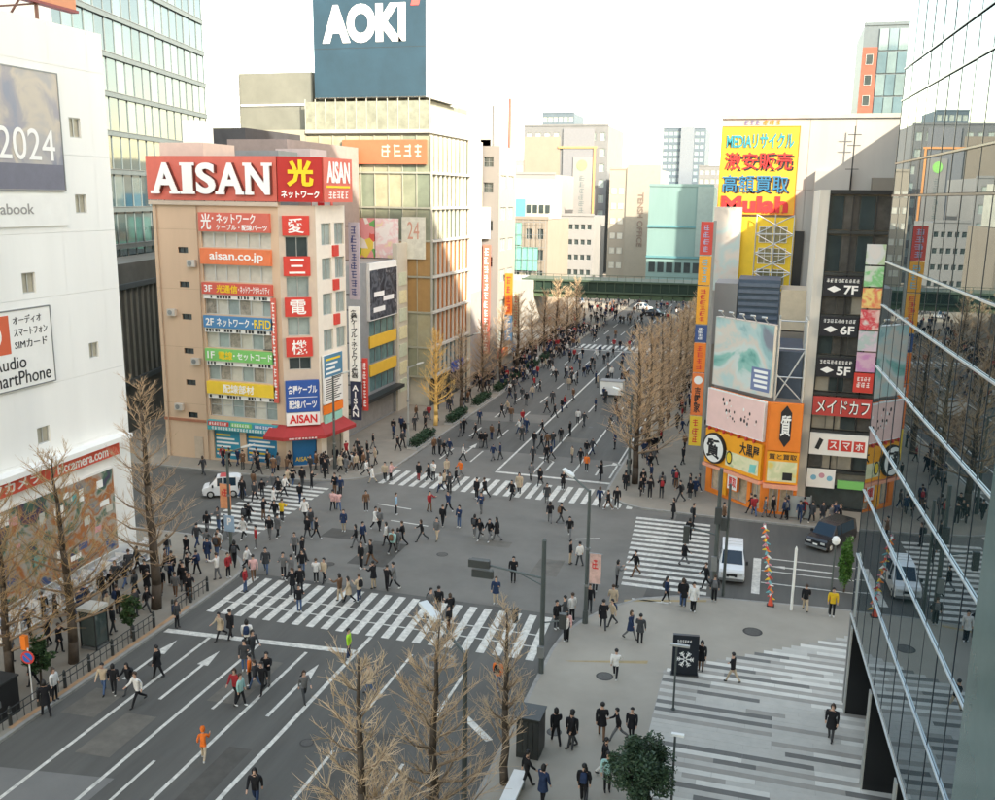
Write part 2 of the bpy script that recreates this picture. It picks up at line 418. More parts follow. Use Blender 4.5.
# cross street beside the glass building: stop line, lanes, hatching
marking('stroke', [rect(-.05, .45, 57.4, 63.6)], 'stop_line')
for y in (59.3, 61.4, 63.7): marking('stroke', [rect(.5, 40, y, y + .14)], 'lane_line')
marking('stroke', [rect(2, 5, 62.3, 62.5), [(2, 62.15), (2, 62.65), (1, 62.4)]], 'lane_arrow')
marking('stroke', [rect(-7, -4.8, 53.9, 54.05)], 'road_mark', KH + .004)
# lines in the middle of the crossing
marking('stroke', [[(-26.5, 62.7), (-23.4, 62.4), (-23.4, 62.55), (-26.5, 62.85)]], 'road_mark', .014)
marking('stroke', [[(-12.4, 63.2), (-10.8, 63.9), (-10.8, 64.05), (-12.4, 63.35)]], 'road_mark', .014)
marking('stroke', [[(-29, 66), (-26, 65.6), (-26, 65.75), (-29, 66.15)]], 'road_mark', .014)
for i, (x, y, r) in enumerate(((-15.6, 45.6 - 2.4, .9), (.2, 51.6, .55), (-6.9, 44.0, .45), (-8.2, 38.2, .35), (-20.5, 57.5, .4), (-27.0, 53.5, .35), (-14.2, 66.5, .35), (-29.6, 38.4, .33), (-18.6, 34.2, .33), (-25.4, 69, .3), (-23.8, 90, .35), (-17.8, 97, .35))):
    z = .012 if x < -10.2 else KH + .004
    mh = struct(MB().sheet([(x + r * math.cos(i * .3927), y + r * math.sin(i * .3927)) for i in range(16)], z).build('manhole_cover', mat('cast_iron', (.06, .058, .052), .6, .5, .2) if i else mat('worn_disc', (.24, .23, .2), .8, 0, .2)))
    MB().sheet([(x + r * .8 * math.cos(i * .3927), y + r * .8 * math.sin(i * .3927)) for i in range(16)], z + .004).build('cover_plate', mat('iron_plate', (.10, .095, .085), .6, .4, .2, 8), mh)
# tactile strip on the plaza
tp = struct(MB().sheet([(-9.2, 45.0), (-8.9, 45.0), (-5.0, 46.0), (-5.0, 46.35)], KH + .004).build('tactile_path', M_TACT))
tp2 = struct(MB().sheet([(-7.4, 53.4), (-2.6, 54.9), (-2.6, 55.2), (-7.4, 53.7)], KH + .004).build('tactile_path', M_TACT))
# orange tactile edging beside the near kerb
struct(MB().sheet([(-31.95, 31), (-31.7, 31), (-31.7, 44.8), (-31.95, 44.8)], KH + .01).build('tactile_path', mat('tactile_orange', (.42, .25, .13), .8, 0, .25, 2)))

# striped paving: every strip a piece of its own
rs = random.Random(3)
SM = [mat('strip_white', (.60, .58, .51), .75, 0, .1, 1.5), mat('strip_pale', (.46, .44, .385), .75, 0, .1, 1.5), mat('strip_mid', (.31, .29, .25), .75, 0, .12, 1.5), mat('strip_dark', (.15, .145, .13), .75, 0, .12, 1.5)]
bed = struct(MB().sheet([(-4.1, 20), (8, 20), (8, 54.3), (5.6, 52.6), (-4.1, 45.6)], KH + .003).build('striped_paving', SM[2]))
y = 30.0; row = 0
while y < 53.2:
    h = .36; x = -4.05 + .05 * (y - 45) * .1
    xs = x if y < 45.4 else -4.05 + (y - 45.4) * 1.33
    x = xs + 0
    while x < 7.4:
        L = rs.choice((1.8, 2.4, 3.0, 4.2, 5.4)); L = min(L, 7.6 - x)
        m = rs.choices(SM, (5, 6, 1, 0))[0] if row % 2 else rs.choices(SM, (0, 2, 5, 3))[0]
        if L > .3:
            k = ('strip', round(L, 2), m.name)
            if k not in SHARED: SHARED[k] = MB().bx(.006, round(L, 2) - .006, .004, h - .004, 0, .012).mesh('paving_strip', m)
            link('paving_strip', SHARED[k], bed, (x, y, KH + .002 + rs.uniform(0, .003)))
        x += L
    y += h; row += 1
# ================================================================ buildings beside the street, on the store side
def body_box(parent, x0, x1, y0, y1, z0, z1, m, name='wall'):
    return MB().bx(x0, x1, y0, y1, z0, z1).build(name, m, parent)

# ---------------- white department store
M_STORE = mat('store_white', (.82, .81, .76), .55, 0, .05, .3, streak=True)
ws = thing('department_store', 'big white panelled store with poster frames and a red lettered band above the goods shelves', 'building', (-52, 30, 0))
F = Fr(-40, 0, 90)          # a = Y
body_box(ws, -70, -40.25, 5, 51, 0, 33, M_STORE)
wins = []
for px, py, w, h in ((75, 128, .95, 1.15), (81, 204, .95, 1.1), (29, 283, 1.0, 1.15), (94, 350, .85, .95), (44, 435, 1.0, 1.0)):
    Y, Z = AX(px, py, -40); wins.append((Y - w / 2, Y + w / 2, Z - h / 2, Z + h / 2))
cuts_y = [5, 11, 17, 23, 28, 33, 37.5, 41.6, 46.4, 49.6, 51.0]; cuts_z = [0, 3.4, 8.9, 13.0, 18, 21.6, 26, 30.9, 33.2]
for i in range(len(cuts_y) - 1):
    for j in range(len(cuts_z) - 1):
        a0, a1, z0, z1 = cuts_y[i] + .006, cuts_y[i + 1] - .006, cuts_z[j] + .006, cuts_z[j + 1] - .006
        hs = [(max(a0, w[0]), min(a1, w[1]), max(z0, w[2]), min(z1, w[3])) for w in wins]
        hs = [h for h in hs if h[1] - h[0] > .02 and h[3] - h[2] > .02]
        b = MB().wall(F, a0, a1, z0, z1, hs, .24)
        b.quad(F.p(a0, z1, 0), F.p(a1, z1, 0), F.p(a1, z1, -.24), F.p(a0, z1, -.24)); b.quad(F.p(a1, z0, 0), F.p(a1, z0, -.24), F.p(a1, z1, -.24), F.p(a1, z1, 0))
        b.build('wall_panel', M_STORE, ws)
for w in wins: window(ws, F, *w, -.2, 2, 1, M_ALU, mat('store_window', (.42, .39, .30), .3, 0, .15, 2))
pal = [(.22, .23, .28), (.40, .38, .37), (.52, .46, .38), (.34, .32, .34), (.26, .28, .34)]
po = sign(ws, F, 34, 46.8, 24, 30.4, .0, .12, artmat('winter_print', pal, .35, 'noise', 1), 'poster', M_GREY)
text(po, F, '2024', 42.0, 46.2, 25.6, 27.3, .13, M_TEXTW, 0, .02)
MB().box(F, 34, 46.78, 24.02, 25.4, .121, .126).build('poster_band', mat('poster_band', (.16, .16, .20), .5, 0, .1), po)
pd = sign(ws, F, 34, 46.9, 22.0, 23.7, .0, .12, M_WHITE, 'sign', None)
text(pd, F, 'dynabook', 40.4, 44.2, 22.5, 23.25, .12, mat('grey_lettering', (.3, .29, .27), .5, 0, 0), .005, .02)
pa = sign(ws, F, 36, 44.7, 13.2, 17.5, .0, .12, M_WHITE, 'sign', M_GREY)
MB().box(F, 38.6, 41.6, 15.2, 17.3, .121, .128).build('sign_patch', mat('red_patch', (.62, .12, .05), .5, 0, .05), pa)
MB().disc(F, 40.3, 16.25, .72, .128, .135, 20).build('ring_mark', M_TEXTW, pa); MB().disc(F, 40.3, 16.25, .45, .135, .14, 20).build('ring_centre', MATS['red_patch'], pa)
for i, s in enumerate(('オーディオ', 'スマートフォン', 'SIMカード')): text(pa, F, s, 41.9, 41.9 + (2.1, 2.5, 2.4)[i], 16.75 - i * .68, 17.2 - i * .68, .12, M_TEXTB, 0, .02)
text(pa, F, 'Audio', 40.2, 42.6, 14.3, 15.0, .12, M_TEXTB, 0, .02); text(pa, F, 'SmartPhone', 39.6, 44.4, 13.4, 14.15, .12, M_TEXTB, 0, .02)
rb = sign(ws, F, 28, 49.5, 7.5, 8.4, .0, .35, mat('store_red', (.62, .09, .05), .5, 0, .06), 'sign_band')
text(rb, F, 'ビックカメラ', 37.2, 42.6, 7.62, 8.28, .35, M_TEXTW, .02, .03); text(rb, F, 'biccamera.com', 44, 48.4, 7.62, 8.25, .35, M_TEXTW, .01, .03)
MB().box(F, 26, 50.2, 8.45, 8.75, -.1, .9).build('canopy_ledge', M_STORE, ws)
dp = [(.03, .06, .15), (.05, .08, .18), (.26, .25, .22), (.34, .12, .03), (.36, .33, .28), (.06, .13, .08), (.05, .04, .09), (.22, .08, .03)]
da = sign(ws, F, 28, 48.9, 1.3, 6.7, .0, .2, artmat('window_print', dp, .55, 'noise', 4), 'display_print', M_WHITE)
rr = random.Random(5)
for i in range(26):
    a, z = rr.uniform(36, 48.2), rr.uniform(1.7, 6); w, h = rr.uniform(.35, .9), rr.uniform(.3, .8)
    MB().box(F, a, a + w, z, z + h, .2, .206 + i * .001).build('print_patch', [M_WHITE, M_BLIND, M_WHITE, mat('patch_teal', (.12, .35, .33), .5), mat('patch_pink', (.6, .3, .3), .5), mat('patch_navy', (.08, .1, .2), .5)][i % 6], da)
# roof billboard on its steel frame
ob = MB()
for y in (22, 27, 32, 37, 42, 46.5):
    ob.tube((-40.6, y, 33), (-40.6, y, 36), .11); ob.tube((-43, y, 33), (-40.7, y, 35.5), .07)
    if y < 46: ob.tube((-40.6, y, 33.1), (-40.6, y + 4.8, 34.2), .06)
ob.build('billboard_frame', mat('rust_steel', (.22, .12, .09), .6, .3, .2), ws)
sign(ws, F, 20, 49.6, 34.3, 42, -.8, -.5, mat('salmon_board', (.60, .25, .12), .5, 0, .08, .4), 'billboard')
MB().box(F, 19.9, 49.7, 34.15, 34.3, -.9, -.4).build('billboard_edge', mat('maroon_edge', (.25, .05, .05), .5), ws)

# goods shelves standing on the pavement along the store front
shelf0 = None
M_SH = mat('shelf_white', (.72, .71, .67), .5, 0, .06)
def goods_shelf(label):
    t = thing('goods_shelf', label, 'shelf', group='goods shelves along the store front')
    b = MB()
    for z in (.15, .55, .95): b.bx(-.7, .7, -.3 - (1 - z) * .35, .3, z, z + .04)
    for x in (-.7, .68): b.bx(x, x + .02, -.6, .3, 0, 1.35)
    b.build('shelf_frame', M_SH, t)
    r = random.Random(1)
    g = MB(); h = MB()
    for z in (.19, .59, .99):
        for k in range(5):
            (g if r.random() < .7 else h).bx(-.62 + k * .255, -.42 + k * .255, -.25 - (1 - z) * .3, .1, z, z + .2 + r.random() * .1)
    g.build('goods', mat('white_cartons', (.62, .6, .56), .6, 0, .2, 6), t); h.build('goods', mat('grey_cartons', (.3, .3, .32), .6, 0, .2, 6), t)
    return t
for i in range(9):
    lab = 'white tiered shelf of small cartons, ' + ['first', 'second', 'third', 'fourth', 'fifth', 'sixth', 'seventh', 'eighth', 'ninth'][i] + ' from the store corner'
    y = 50.0 - i * 1.5
    if not shelf0: shelf0 = goods_shelf(lab); shelf0.location = (-38.9, y, KH); shelf0.rotation_euler = (0, 0, RAD(90))
    else: dup(shelf0, (-38.9 + (i % 3) * .04, y, KH), RAD(90), lab)

# ---------------- glass office tower behind
gt = thing('office_tower', 'tall greenish glass office tower behind the white store', 'building', (-80, 105, 0))
p0, p1 = (-66.5, 78), (-75.6, 117)
F = fr2(p0, p1)
F2 = Fr(p0[0], p0[1], math.degrees(F.ang))
MB().box(F, 0, F.len, 0, 62, -25, -.3).build('core', mat('tower_core', (.10, .12, .115), .5, 0, .2), gt)
gms = [mat('tower_glass_%d' % i, c, .05, 0, .3, .25, .7, ior=1.8, tint=(.85, .97, 1.0)) for i, c in enumerate(((.02, .045, .055), (.035, .065, .07), (.012, .026, .036), (.07, .105, .11)))]
rg = random.Random(9); nc = 18; cw = F.len / nc
for j in range(15):
    z = 2 + j * 4.0
    piece('floor_band', gt, F, F.len / 2, z, -.3, F.len, .5, .34, mat('band_grey', (.11, .135, .14), .5, 0, .1))
    MB().box(F, 0, F.len, z + .26, z + .32, -.3, .09).build('ledge', M_GREY, gt)
    if j < 14:
        for i in range(nc):
            piece('pane', gt, F, cw * (i + .5), z + 2, -.28 + rg.uniform(0, .03), cw - .1, 3.46, .04, rg.choice(gms), rg.uniform(-.006, .006))
for i in range(nc + 1): piece('mullion', gt, F, cw * i, 31, -.24, .07, 62, .1, mat('mullion_pale', (.17, .205, .21), .4, .2, .05))
MB().box(F, -.4, 0, 0, 62, -25, .05).build('end_wall', mat('tower_end', (.25, .27, .27), .6, 0, .08), gt)
rc = MB()                # lower annexe seen between the store and the peach building
rc.box(F, -4, 26, 0, 17, .2, 5); ax = rc.build('annexe', mat('annexe_grey', (.17, .175, .155), .6, 0, .25, .3), gt)
FA = Fr(*F.p(0, 0, 5)[:2], math.degrees(F.ang))
for i in range(22): piece('annexe_fin', gt, FA, -3.6 + i * 1.3, 10, 0, .16, 9, .22, mat('fin_grey', (.30, .31, .27), .5, .3, .1))
for z in (5.2, 14.8): piece('annexe_band', gt, FA, 11, z, 0, 30, .5, .3, MATS['band_grey'])

# ---------------- peach corner building with many lettered bands
M_PEACH = mat('peach_wall', (.60, .43, .29), .8, 0, .07, .5, streak=True)
M_BEIGE = mat('beige_wall', (.56, .46, .36), .8, 0, .08, .8)
ai = thing('cable_shop_building', 'peach corner building with red lettered roof signs above bands of shop signs', 'building', (-46, 76, 0))
F = Fr(0, 72.6, 0)
PB = [(-52.9, 72.85), (-40.8, 72.85), (-38.3, 74.5), (-38.0, 79.5), (-52.9, 79.5)]
MB().prism(PB, .2, 22.9).build('core', mat('shop_interior', (.26, .24, .2), .8, 0, .2), ai)
sw = []
for px, py in ((183, 250), (184.6, 284.5), (187, 316.8), (189, 351), (191, 382.5), (193, 415)):
    X, Z = AY(px, py, 72.6); sw.append((X - .5, X + .5, Z - .26, Z + .26))
door = (-45.7 - 4.2, -48.9, .2, 2.2)
rows = [(22.3, 20.7), (19.25, 17.9), (16.3, 15.3), (13.4, 12.35), (10.45, 9.4), (7.5, 6.4)]
bays = [(-48.1, -41.35, rows[i][1] - (rows[i][1] - (rows[i + 1][0] if i < 5 else 4.2)) + .1, rows[i][1] - .05) for i in range(6)]
shopf = [(-47.9, -45.2, .3, 3.0), (-44.6, -41.5, .3, 3.0)]
b = MB().wall(F, -52.9, -40.6, 0, 23.0, sw + bays + shopf, .25)
b.quad(F.p(-52.9, 0, 0), F.p(-52.9, 23, 0), (-52.9, 79.5, 23), (-52.9, 79.5, 0)); b.build('front_wall', M_PEACH, ai)
for w in sw: window(ai, F, *w, -.2, 2, 1, M_DARK, M_GLASS)
RS = {0: (M_WHITE, '光・ネットワーク'), }
sal = mat('salmon_print', (.60, .13, .09), .5, 0, .08); blu = mat('blue_print', (.07, .22, .42), .5, 0, .06); grn = mat('green_print', (.20, .52, .14), .5, 0, .06)
for i, ((zt, zb_), m, segs) in enumerate(zip(rows, (sal, mat('orange_band', (.74, .19, .07), .5, 0, .08), mat('red_band', (.58, .10, .07), .5, 0, .08), blu, grn, M_YEL), (
        (('光', -47.9, -46.9, .1, .95, M_TEXTW), ('・ネットワーク', -46.8, -42.6, .45, .95, M_TEXTW), ('ケーブル・配線パーツ', -46.4, -41.5, .08, .40, M_TEXTW)),
        (('aisan.co.jp', -47.2, -42.0, .15, .8, M_TEXTW),),
        (('3F', -47.9, -47.1, .2, .8, M_TEXTW), ('光通信', -46.7, -44.6, .15, .85, M_TEXTY), ('・ネットワークセキュリティ', -44.5, -41.5, .2, .8, M_TEXTW)),
        (('2F', -47.9, -47.1, .2, .8, M_TEXTW), ('ネットワーク・', -46.8, -43.2, .15, .85, M_TEXTW), ('RFID', -43.1, -41.5, .15, .85, M_TEXTY)),
        (('1F', -47.9, -47.2, .2, .8, M_TEXTW), ('電線', -46.8, -45.4, .15, .85, M_TEXTY), ('・セットコード', -45.3, -41.5, .2, .8, M_TEXTW)),
        (('配線部材', -46.5, -43.4, .15, .85, M_TEXTW),)))):
    s = sign(ai, F, -48.15, -41.3, zb_, zt, .0, .3, m, 'sign', None)
    h = zt - zb_
    for body, a0, a1, f0, f1, tm in segs: text(s, F, body, a0, a1, zb_ + h * f0, zb_ + h * f1, .3, tm, .015, .03)
    if i >= 2:
        tb = MB(); r = random.Random(i)
        MB().box(F, -48.1, -41.4, zb_ - .42, zb_ - .03, .0, .15).build('price_strip', M_WHITE, s)
        for k in range(22):
            a = -48 + k * .3
            if r.random() < .75: tb.box(F, a, a + r.uniform(.12, .26), zb_ - .36, zb_ - .10, .15, .16)
        tb.build('price_print', M_TEXTB, s)
for i, w in enumerate(bays):
    n = 6
    for k in range(n):
        a0 = w[0] + (w[1] - w[0]) * k / n
        window(ai, F, a0, a0 + (w[1] - w[0]) / n, w[2], w[3], -.22, 1, 2 if i == 5 else 1, M_ALU, (M_BLIND if i < 2 else [M_BLIND, M_GLASSP, mat('goods_glass', (.34, .31, .25), .2, 0, .5, 3)][(k + i) % 3]))
for (a0, a1, z0, z1), m in zip(shopf, (mat('teal_shutter', (.04, .28, .40), .5, 0, .1), mat('blue_shutter', (.03, .22, .40), .5, 0, .1))):
    sh = MB().box(F, a0, a1, z0, z1, -.24, -.18).build('shop_shutter', m, ai)
    for k in range(6): MB().box(F, a0 + .15, a0 + (a1 - a0) * (.6 + .3 * ((k * 7) % 3) / 2), z1 - .55 - k * .36, z1 - .38 - k * .36, -.18, -.17).build('shutter_print', M_TEXTW if k % 4 else M_YEL, sh)
fb = sign(ai, F, -48.2, -41.2, 3.1, 3.95, .0, .45, mat('teal_fascia', (.05, .34, .36), .5, 0, .1), 'sign')
for k, m in enumerate((M_RED, grn, blu)): MB().box(F, -48.1 + k * 2.3, -46.0 + k * 2.3, 3.5, 3.9, .45, .47).build('fascia_panel', m, fb)
for k in range(3): marks(fb, F, -48.0 + k * 2.3, -46.2 + k * 2.3, 3.57, 3.83, .47, M_TEXTW, 7, False, k)
marks(fb, F, -47.8, -42, 3.16, 3.42, .45, M_TEXTW, 20, False, 5)
MB().box(F, -52.95, -48.2, 3.55, 3.8, 0, .08).build('string_course', mat('brown_course', (.38, .16, .09), .8), ai)
MB().box(F, -49.9, -49.0, .15, 2.2, -.02, .04).build('side_door', mat('side_door', (.5, .4, .3), .6), ai)
for a_ in (-52.5, -48.45): MB().tube(F.p(a_, .1, .07), F.p(a_, 22.8, .07), .05, .05, 6).build('drain_pipe', mat('pipe_peach', (.45, .33, .23), .7), ai)
for a_, z_ in ((-51.6, 4.6), (-49.6, 8.9), (-51.8, 13.2), (-49.5, 17.6)):
    u_ = MB().box(F, a_, a_ + .8, z_, z_ + .6, .02, .36).build('air_conditioner', mat('unit_grey', (.5, .46, .4), .6, 0, .1), ai); MB().disc(F, a_ + .3, z_ + .3, .22, .36, .38, 12).build('fan_grille', M_GREY, u_)
for z_ in (5.2, 10.4, 15.6, 20.8): MB().box(F, -52.88, -48.5, z_, z_ + .03, .0, .006).build('wall_joint', mat('joint_brown', (.42, .3, .2), .8), ai)
MB().box(F, -53.1, -40.5, 22.9, 23.25, -.3, .25).build('cornice', M_BEIGE, ai)
# chamfered corner and street side
FC = fr2((-40.6, 72.6), (-38.0, 74.3)); FX = fr2((-38.0, 74.3), (-37.7, 79.4))
cw_ = [(.5, 2.4, z0, z1) for z0, z1 in ((18.6, 20.4), (15.2, 17.0), (11.9, 13.5), (8.9, 10.0))]
MB().wall(FC, 0, FC.len, 0, 23, cw_ + [(.55, 2.7, .2, 3.0)], .25).build('corner_wall', M_BEIGE, ai)
for w in cw_: window(ai, FC, *w, -.22, 2, 1, M_ALU, M_GLASS if w[2] > 17 or w[2] < 9 else M_GLASSP)
bd = MB().box(FC, .6, 2.65, .2, 3.0, -.22, -.15).build('corner_shutter', mat('corner_blue', (.02, .15, .36), .5, 0, .06), ai)
text(bd, FC, 'AISAN.', .8, 2.3, .55, .95, -.15, M_TEXTY, .01, .02)
for k, (c, z) in enumerate(zip('愛三電機', (20.5, 17.1, 13.6, 10.1))):
    s = sign(ai, FC, .3, 2.55, z, z + 1.65, .0, .22, M_RED, 'sign'); text(s, FC, c, .75, 2.1, z + .2, z + 1.45, .22, M_TEXTW, .012, .03)
s = sign(ai, FC, .1, 3.0, 5.2, 8.0, .1, .45, mat('cobalt_print', (.03, .09, .33), .5, 0, .05), 'sign')
text(s, FC, '各種ケーブル', .3, 2.8, 6.85, 7.6, .45, M_TEXTW, .02, .03); text(s, FC, '配線パーツ', .35, 2.75, 5.5, 6.25, .45, M_TEXTW, .02, .03)
MB().box(FC, .3, 2.8, 6.5, 6.55, .45, .47).build('rule', M_TEXTW, s)
s = sign(ai, FC, .1, 3.0, 4.0, 5.15, .1, .45, M_WHITE, 'sign'); text(s, FC, 'AISAN', .35, 2.75, 4.2, 4.95, .45, M_TEXTR, .03, .03)
xw = [(.9, 2.6, z, z + 1.9) for z in (19.6, 16.6, 13.5, 10.3)] + [(3.2, 4.9, z, z + 1.9) for z in (19.6, 16.6, 13.5, 10.3)]
MB().wall(FX, 0, FX.len, 0, 23, xw + [(1, 4, .2, 2.9)], .25).build('side_wall', mat('cream_wall', (.74, .68, .58), .75, 0, .06), ai)
for w in xw: window(ai, FX, *w, -.22, 2, 1, M_ALU, M_GLASSP)
for z in (18.6, 15.6, 12.5): sign(ai, FX, 2.7, 3.6, z, z + .95, 0, .2, M_RED, 'sign')
s = sign(ai, FX, .3, 3.6, 5.6, 10.0, .1, .3, M_WHITE, 'sign')
MB().box(FX, .3, 3.6, 8.0, 10.0, .3, .31).build('blue_panel', mat('steel_blue', (.08, .22, .34), .5), s)
for k in range(4): MB().box(FX, .6, 3.2 - (k % 3) * .5, 9.5 - k * .42, 9.68 - k * .42, .31, .32).build('print_line', M_TEXTY if k == 0 else M_TEXTW, s)
for k in range(10): MB().box(FX, .5, 3.3 - (k % 4) * .3, 7.7 - k * .2, 7.79 - k * .2, .3, .31).build('print_line', M_TEXTB, s)
s = sign(ai, FX, .3, 3.6, 4.7, 5.5, .1, .3, M_ORANGE, 'sign'); s = sign(ai, FX, .4, 3.5, 3.4, 4.6, .1, .25, mat('mint_print', (.3, .6, .5), .5), 'sign')
# roof signs
ROOF = [((-53.1, 72.45), (-40.5, 72.45), sal), ((-40.45, 72.45), (-37.3, 74.3), mat('deep_red', (.42, .025, .02), .45, 0, .05)), ((-37.25, 74.35), (-36.9, 79.2), sal)]
for i, (p, q, m) in enumerate(ROOF):
    FS = fr2(p, q)
    s = sign(ai, FS, 0, FS.len, 23.3, 27.0, -.5, .1, m, 'roof_sign')
    if i == 0:
        sh_ = mat('letter_side', (.16, .03, .02), .5, 0, 0)
        def aisan(F_, d, m_, dx=0):
            L = [('A', .75, 3.3), ('I', 3.75, 4.75), ('S', 5.1, 6.95), ('A', 7.1, 9.6), ('N', 9.85, 12.1)]
            for c, a0, a1 in L: text(s, F_, c, a0 + dx, a1 + dx, 23.85, 26.45, d, m_, .03, .12, 'letter')
            if m_ is M_TEXTW:       # slab serifs of the sign's letters
                z = MB()
                for a0, a1 in ((.55, 1.45), (2.45, 3.5), (3.55, 4.95), (6.95, 7.8), (8.9, 9.8), (9.7, 10.6)): z.box(F_, a0, a1, 23.83, 24.08, d, d + .125)
                for a0, a1 in ((3.55, 4.95), (9.65, 10.4), (11.4, 12.35)): z.box(F_, a0, a1, 26.2, 26.45, d, d + .125)
                z.build('serif', m_, s)
        aisan(FS, .1, sh_, .14); aisan(FS, .3, M_TEXTW)
    elif i == 1:
        text(s, FS, '光', .75, 2.95, 24.55, 26.75, .1, M_TEXTY, .04, .12); text(s, FS, 'ネットワーク', .25, 3.4, 23.6, 24.25, .1, M_TEXTW, .03, .06)
    else:
        text(s, FS, 'AISAN', .5, 4.4, 24.9, 26.7, .1, M_TEXTW, .03, .05); MB().box(FS, .4, 4.4, 24.5, 24.68, .1, .14).build('rule', M_TEXTY, s)
        marks(s, FS, .7, 4.2, 23.6, 24.2, .1, M_TEXTW, 5, False, 2)
st = MB()
for x in range(-52, -40, 2): st.tube((x, 73.5, 22.9), (x, 72.9, 23.6), .06); st.tube((x, 75, 22.9), (x, 73, 26.5), .07)
st.build('sign_struts', M_DARK, ai)
MB().bx(-52.8, -48.4, 74.0, 79, 22.9, 28.2).build('penthouse', mat('penthouse_pink', (.62, .48, .40), .8, 0, .06), ai)
MB().bx(-51.4, -49.9, 75.5, 78, 28.2, 30.2).build('roof_tank', M_WHITE, ai)
MB().bx(-46.2, -42, 75.5, 79, 22.9, 27.6).build('roof_plant', M_GREY, ai)
# red awning round the corner
aw = MB(); pts = [(-41.9, 72.6), (-40.5, 72.6), (-38.0, 74.3), (-37.8, 78)]; out = [(-41.9, 71.0), (-40.0, 71.0), (-37.0, 73.1), (-36.3, 78)]
for i in range(3):
    p, q, r, o_ = pts[i], pts[i + 1], out[i + 1], out[i]
    aw.quad((*o_, 3.25), (*r, 3.25), (*q, 4.0), (*p, 4.0)); aw.quad((*o_, 2.95), (*r, 2.95), (*r, 3.25), (*o_, 3.25)); aw.quad((*p, 3.2), (*q, 3.2), (*r, 2.95), (*o_, 2.95))
aw.quad((*out[3], 2.95), (*pts[3], 3.2), (*pts[3], 4.0), (*out[3], 3.25)); aw.quad((*out[0], 2.95), (*out[0], 3.25), (*pts[0], 4.0), (*pts[0], 3.2))
awo = aw.build('awning', mat('awning_red', (.34, .03, .028), .6, 0, .1), ai)
FW = fr2(out[1], out[2]); marks(awo, FW, .5, 3.0, 3.03, 3.17, .02, M_TEXTW, 9, False, 3)
# tall projecting signs
def blade(parent, x, y, w, z0, z1, m, chars=None, tm=None, t=.25, split=None):
    Fb = Fr(x, y, 0); s = sign(parent, Fb, 0, w, z0, z1, -t, 0, m, 'blade_sign', None)
    for z in (z0 + .4, (z0 + z1) / 2, z1 - .4): MB().bx(x - .9, x, y + .08, y + .16, z, z + .08).build('bracket', M_DARK, s)
    if isinstance(chars, int): marks(s, Fb, w * .2, w * .8, z0 + .3, z1 - .3, 0, tm, chars, True, int(z1 * 3))
    elif chars: text(s, Fb, vert(chars), w * .18, w * .82, z0 + .3, z1 - .3, 0, tm, .02, .02)
    return s
s = blade(ai, -37.6, 79.9, 1.0, 14.5, 21.5, mat('lilac_board', (.42, .36, .40), .5), 8, mat('indigo_lettering', (.04, .05, .16), .5, 0, 0))
s = blade(ai, -37.55, 79.5, 1.05, 6.9, 13.9, M_WHITE, '各種ケーブル・ネットワーク機器', M_TEXTB)
s = blade(ai, -37.5, 79.5, 1.0, 3.2, 6.85, mat('navy_board', (.02, .025, .06), .5), 'AISAN', M_TEXTW)
s = blade(ai, -36.6, 80.2, .5, 4, 9, M_RED, 5, M_TEXTW)
s = blade(ai, -42.2 + .75, 72.3, .45, 6.0, 15.2, mat('red_ribbon', (.62, .12, .08), .5), 9, M_TEXTW, .12)
# ---------------- narrow building with a dark poster and yellow floor bands
pb = thing('poster_building', 'narrow grey building with a dark hanging poster over yellow floor bands', 'building', (-46, 90, 0))
F = Fr(-40, 0, 90)
body_box(pb, -56, -40.2, 80.2, 99.8, .1, 16.9, mat('poster_core', (.30, .29, .27), .8, 0, .15))
hs = [(89.6, 96.2, z, z + 1.7) for z in (3.6, 6.6, 9.4)]
MB().wall(F, 80.2, 96.7, 0, 17.2, hs + [(84, 96.2, .2, 3.0)], .2).build('front_wall', mat('steel_front', (.30, .31, .31), .5, .2, .12), pb)
for w in hs:
    for k in range(4): window(pb, F, w[0] + k * 1.65, w[0] + (k + 1) * 1.65, w[2], w[3], -.18, 1, 1, M_GREY, mat('teal_glass', (.12, .22, .22), .1, 0, .3, 1, .8))
for z in (5.35, 8.35): sign(pb, F, 89.4, 96.5, z, z + 1.2, .0, .18, mat('amber_band', (.78, .48, .05), .5, 0, .06), 'floor_band')
ps = sign(pb, F, 89.2, 96.5, 11.3, 16.4, .0, .3, artmat('dark_print', [(.008, .010, .016), (.02, .025, .04), (.10, .11, .13), (.012, .014, .024), (.30, .30, .31)], .9, 'noise', 6), 'poster', M_WHITE)
for z, a, l in ((13.6, 90.3, 2.6), (13.0, 92.7, 2.8), (12.0, 90.1, 3.0)): MB().box(F, a, a + l, z, z + .5, .3, .32).build('print_line', M_TEXTW, ps)
MB().box(F, 89.2, 96.5, 16.45, 17.1, 0, .3).build('poster_head', M_WHITE, pb)
wc = mat('ivory_column', (.52, .49, .40), .7, 0, .06)
MB().box(F, 96.7, 99.75, 0, 18.8, -.3, .25).build('column', wc, pb)
for z in range(2, 16, 2):
    for k in range(1): MB().box(F, 97.2 + k * 2.5, 99.3 + k * 2.5, z + .2, z + 1.6, .25, .34).build('sign', [mat('pale_yellow_print', (.7, .66, .42), .6, 0, .15, 3), mat('pale_green_print', (.55, .6, .45), .6, 0, .15, 3)][(z // 2 + k) % 2], pb)
MB().bx(-51.6, -45.2, 83, 99, 16.9, 29.0).build('roof_plant', mat('roof_brown', (.27, .22, .2), .7, 0, .12), pb)
MB().bx(-57.5, -51.7, 86.5, 98, 16.9, 30.3).build('roof_plant', mat('roof_black', (.045, .045, .05), .6, 0, .25, .6), pb)
MB().bx(-45.1, -41.6, 80.6, 84, 16.9, 28.0).build('stair_tower', mat('mauve_wall', (.5, .42, .40), .7, 0, .08), pb)
